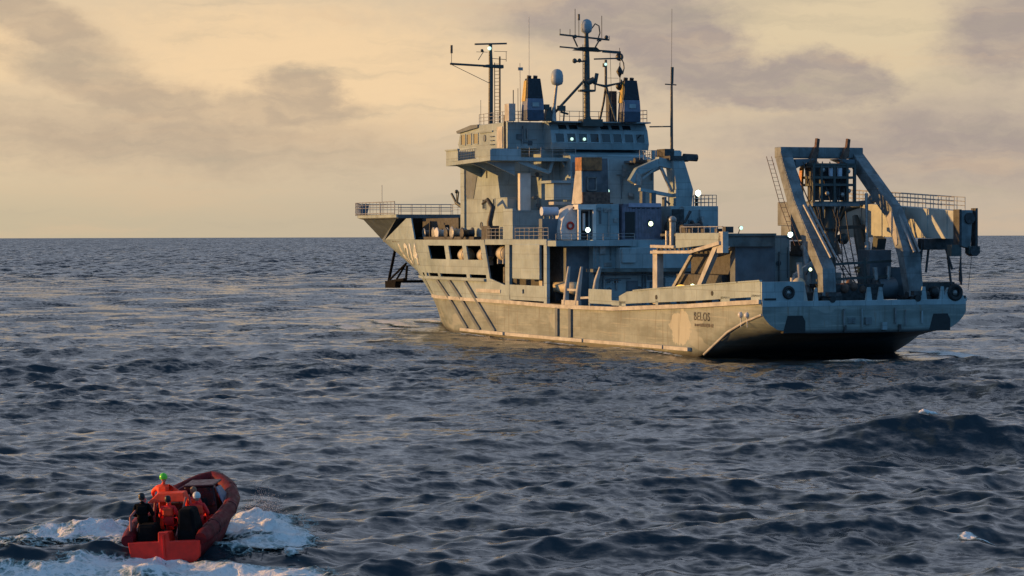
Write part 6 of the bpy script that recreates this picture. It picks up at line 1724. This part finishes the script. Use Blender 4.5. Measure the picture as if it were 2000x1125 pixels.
p3 = dict(STAND); p3.update(lel=(0.10, 0.30, 0.20), lwr=(0.22, 0.26, 0.02), rel=(0.10, -0.32, 0.22), rwr=(0.28, -0.30, 0.10))
person((1.55, -0.62, 0.80), R(12), 'person in red suit and pale grey helmet seated right of the tall black cowl', M['red_cloth'], p2, helmet=M['white'])
p4 = dict(p2)
person((2.3, -0.28, 0.86), R(-20), 'person in red suit with pinkish bare head sitting close beside the dark windscreen', M['red_cloth'], p4, hair=M['fair_hair'])
p5 = dict(p2)
person((1.15, 0.18, 0.86), R(0), 'person in red suit with dark hair sitting under the canopy at the middle', M['red_cloth'], p5, hair=M['black'], scale=0.95)

# ------------------------------------------------------------------ foam
def vnoise(X, Y, s, seed):
    """smooth value noise, one octave"""
    r = np.random.RandomState(seed); T = r.rand(256, 256)
    x = X * s; y = Y * s
    xi = np.floor(x).astype(int); yi = np.floor(y).astype(int); fx = x - xi; fy = y - yi
    fx = fx * fx * (3 - 2 * fx); fy = fy * fy * (3 - 2 * fy)
    a = T[xi & 255, yi & 255]; b = T[(xi + 1) & 255, yi & 255]; c = T[xi & 255, (yi + 1) & 255]; d = T[(xi + 1) & 255, (yi + 1) & 255]
    return a * (1 - fx) * (1 - fy) + b * fx * (1 - fy) + c * (1 - fx) * fy + d * fx * fy
def fbm(X, Y, s, seed, n=5, g=0.55):
    o = np.zeros_like(X); a = 1.0; t = 0
    for i in range(n): o += a * vnoise(X + 31 * i, Y - 17 * i, s, seed + i); t += a; a *= g; s *= 2.03
    return o / t
def foam_material():
    m = bpy.data.materials.new('sea_foam'); m.use_nodes = True
    N = NT(m.node_tree); N.n.clear()
    o = N.node('ShaderNodeOutputMaterial'); b = N.node('ShaderNodeBsdfPrincipled'); tr = N.node('ShaderNodeBsdfTransparent'); mx = N.node('ShaderNodeMixShader')
    at = N.node('ShaderNodeAttribute', attribute_name='foam_amount'); d = at.outputs['Fac']
    t = N.node('ShaderNodeTexCoord').outputs['Object']
    n1 = N.noise(t, 2.8, 7.0, 0.74, 1.1); n2 = N.noise(t, 9.0, 5.0, 0.75, 0.5)
    v = N.node('ShaderNodeTexVoronoi', feature='DISTANCE_TO_EDGE'); v.inputs['Scale'].default_value = 2.6
    w = N.vmath('ADD', t, N.vmath('MULTIPLY', N.noise(t, 2.0, 3.0, 0.6, 0, 1), (0.6, 0.6, 0.6))); N.l.new(w, v.inputs['Vector'])
    lace = N.ramp(v.outputs['Distance'], 0.16, 0.0, 0, 1)
    k = N.math('ADD', N.math('MULTIPLY', n1, 0.75), N.math('MULTIPLY', n2, 0.5))
    k = N.math('ADD', k, N.math('MULTIPLY', lace, 0.22))
    k = N.math('ADD', k, N.math('MULTIPLY', N.math('SUBTRACT', d, 0.56), 0.95))
    wht = N.ramp(k, 0.50, 0.88, 0, 1)
    col = N.mix(wht, (0.20, 0.31, 0.31), (0.88, 0.84, 0.82))
    N.l.new(col, b.inputs['Base Color']); b.inputs['Roughness'].default_value = 0.55
    bn = N.node('ShaderNodeBump'); bn.inputs['Distance'].default_value = 0.06; N.l.new(k, bn.inputs['Height']); N.l.new(bn.outputs[0], b.inputs['Normal'])
    N.l.new(N.math('MULTIPLY', N.ramp(k, 0.36, 0.64, 0, 1), N.ramp(d, 0.02, 0.25, 0, 1)), mx.inputs[0])
    N.l.new(tr.outputs[0], mx.inputs[1]); N.l.new(b.outputs[0], mx.inputs[2]); N.l.new(mx.outputs[0], o.inputs[0])
    return m
M['foam'] = foam_material()
def foam_patch(name, x0, x1, y0, y1, step, blobs, label, off=0.03, seed=5, rough=0.12, edge=0.5):
    """blobs: (cx, cy, rx, ry, rotation, density, height)"""
    nx = int((x1 - x0) / step) + 1; ny = int((y1 - y0) / step) + 1
    X, Y = np.meshgrid(np.linspace(x0, x1, nx), np.linspace(y0, y1, ny))
    Xw = X + (fbm(X, Y, 0.5, seed + 20) - 0.5) * 2.2 * edge * 2; Yw = Y + (fbm(X, Y, 0.5, seed + 30) - 0.5) * 2.2 * edge * 2
    D = np.zeros_like(X); Hh = np.zeros_like(X)
    for (cx, cy, rx, ry, ro, de, he) in blobs:
        u = ((Xw - cx) * math.cos(ro) + (Yw - cy) * math.sin(ro)) / rx; v = (-(Xw - cx) * math.sin(ro) + (Yw - cy) * math.cos(ro)) / ry
        e = np.clip(1.25 - np.sqrt(u * u + v * v), 0, 1); e = e * e * (3 - 2 * e)
        D = np.maximum(D, e * de); Hh += e * he
    r = np.sqrt(X ** 2 + Y ** 2); cell = np.maximum(np.maximum(0.16, r * r / 76000.0) * 0.62, r * 0.00108)
    dx, dy, dz = sea_at(X, Y, cell)
    f = fbm(X, Y, 1.6, seed, 6, 0.62)
    Z = dz + off + Hh * (0.25 + 1.5 * f) + (f - 0.5) * rough * 2 * D
    P = np.stack([X + dx, Y + dy, Z], -1)
    me = bpy.data.meshes.new(name)
    idx = np.arange(nx * ny).reshape(ny, nx)
    F = np.stack([idx[:-1, :-1], idx[:-1, 1:], idx[1:, 1:], idx[1:, :-1]], -1).reshape(-1, 4)
    keep = D.ravel()[F].max(1) > 0.02; F = F[keep]
    used = np.unique(F); remap = -np.ones(nx * ny, int); remap[used] = np.arange(len(used))
    F = remap[F]; V = P.reshape(-1, 3)[used]
    me.vertices.add(len(V)); me.vertices.foreach_set('co', V.astype(np.float32).ravel())
    me.loops.add(len(F) * 4); me.loops.foreach_set('vertex_index', F.astype(np.int32).ravel())
    me.polygons.add(len(F)); me.polygons.foreach_set('loop_start', (np.arange(len(F)) * 4).astype(np.int32))
    me.polygons.foreach_set('use_smooth', np.ones(len(F), bool)); me.update(calc_edges=True)
    a = me.attributes.new('foam_amount', 'FLOAT', 'POINT'); a.data.foreach_set('value', D.ravel()[used].astype(np.float32))
    me.materials.append(M['foam'])
    o = bpy.data.objects.new(name, me); COL.objects.link(o)
    tag(o, label, None, None, 'stuff'); return o
foam_patch('boat_wake_foam', -19, -4.5, 72.5, 93, 0.07, [
    (-12.7, 82.6, 1.5, 3.8, 0.25, 0.80, 0.10), (-13.9, 80.4, 1.5, 2.4, 0.0, 0.66, 0.03), (-15.5, 78.6, 1.6, 2.0, 0, 0.5, 0.0),
    (-8.2, 84.2, 1.2, 3.9, -0.12, 0.96, 0.14), (-7.0, 82.4, 1.3, 3.9, 0.1, 0.88, 0.10), (-8.7, 86.8, 0.7, 2.2, 0.0, 0.85, 0.18), (-8.2, 80.0, 1.6, 1.8, 0.0, 0.7, 0.03),
    (-10.4, 76.9, 1.5, 0.5, 0.0, 0.90, 0.03), (-10.6, 76.3, 3.4, 1.3, 0.0, 0.78, 0.0), (-12.8, 75.6, 4.4, 1.3, 0.05, 0.68, 0.0), (-8.6, 76.0, 2.6, 1.5, 0.0, 0.70, 0.0),
    (-10.6, 74.2, 5.6, 1.8, 0.0, 0.60, 0.0), (-7.4, 75.4, 2.6, 1.8, 0.0, 0.82, 0.0), (-6.3, 78.2, 0.5, 0.6, 0.0, 0.9, 0.10)],
    'churned white foam and pale green wake round the red rescue boat', off=0.07, seed=3, rough=0.16)
foam_patch('whitecap', 18.2, 20.8, 119.6, 122.2, 0.06, [(19.5, 121.0, 0.62, 0.26, 0.05, 1.0, 0.12)], 'small white breaking crest on the largest dark wave at right', seed=9, edge=0.25)
foam_patch('whitecap', 13.4, 16.4, 81.8, 84.6, 0.06, [(14.75, 83.1, 0.5, 0.42, 0.0, 1.0, 0.13), (15.3, 82.7, 0.5, 0.22, -0.2, 0.8, 0.04)], 'small white breaking crest near the lower right corner', seed=12, edge=0.25)
# broken water along the hull and astern
def ship_blob(u, v, ru, rv, de, he=0.0):
    p = on_ship(u, v, 0); return (p[0], p[1], ru, rv, SHIP_RZ, de, he)
bl = [ship_blob(97, 1.0, 4.0, 1.6, 0.98, 0.20), ship_blob(91, 6.0, 5.0, 1.3, 0.95, 0.14), ship_blob(83, 10.6, 6.0, 1.4, 0.85, 0.06), ship_blob(98, 6.0, 5.0, 2.0, 0.8, 0.05), ship_blob(90, 13.0, 5.0, 1.5, 0.75, 0.03)]
for u, de in ((70, 0.78), (60, 0.72), (50, 0.68), (38, 0.76), (26, 0.66), (16, 0.74)): bl.append(ship_blob(u, 10.1, 5.5, 0.55, de))
xs = [b[0] for b in bl]; ys = [b[1] for b in bl]
foam_patch('hull_foam', min(xs) - 8, max(xs) + 8, min(ys) - 9, max(ys) + 9, 0.35, bl, 'thin broken foam along the ship at the waterline', off=0.04, seed=21, rough=0.02, edge=0.6)
bl = [ship_blob(4, -11.5, 6.0, 1.4, 0.9), ship_blob(-2, -13.5, 5.0, 1.0, 0.8), ship_blob(10, -10.6, 5, 0.9, 0.85), ship_blob(-6, 4, 2.5, 5.0, 0.45)]
xs = [b[0] for b in bl]; ys = [b[1] for b in bl]
foam_patch('stern_foam', min(xs) - 9, max(xs) + 9, min(ys) - 9, max(ys) + 9, 0.3, bl, 'pale broken water behind the ship near its starboard quarter', off=0.04, seed=27, rough=0.02, edge=0.8)
# spray thrown up beside the boat
mb = MB(); random.seed(5)
for i in range(1500):
    a = random.gauss(0, 1); b = random.gauss(0, 1)
    x = -8.25 + 0.36 * a; y = 86.2 + 0.8 * b; z = 0.55 + abs(random.gauss(0, 0.42)) * math.exp(-0.25 * a * a)
    r = random.uniform(0.004, 0.008)
    mb.ball((x, y, z), r, 4)
sp = mb.build('spray', M['spray'], None); tag(sp, 'spray thrown up beside the right side of the red boat', None, None, 'stuff')
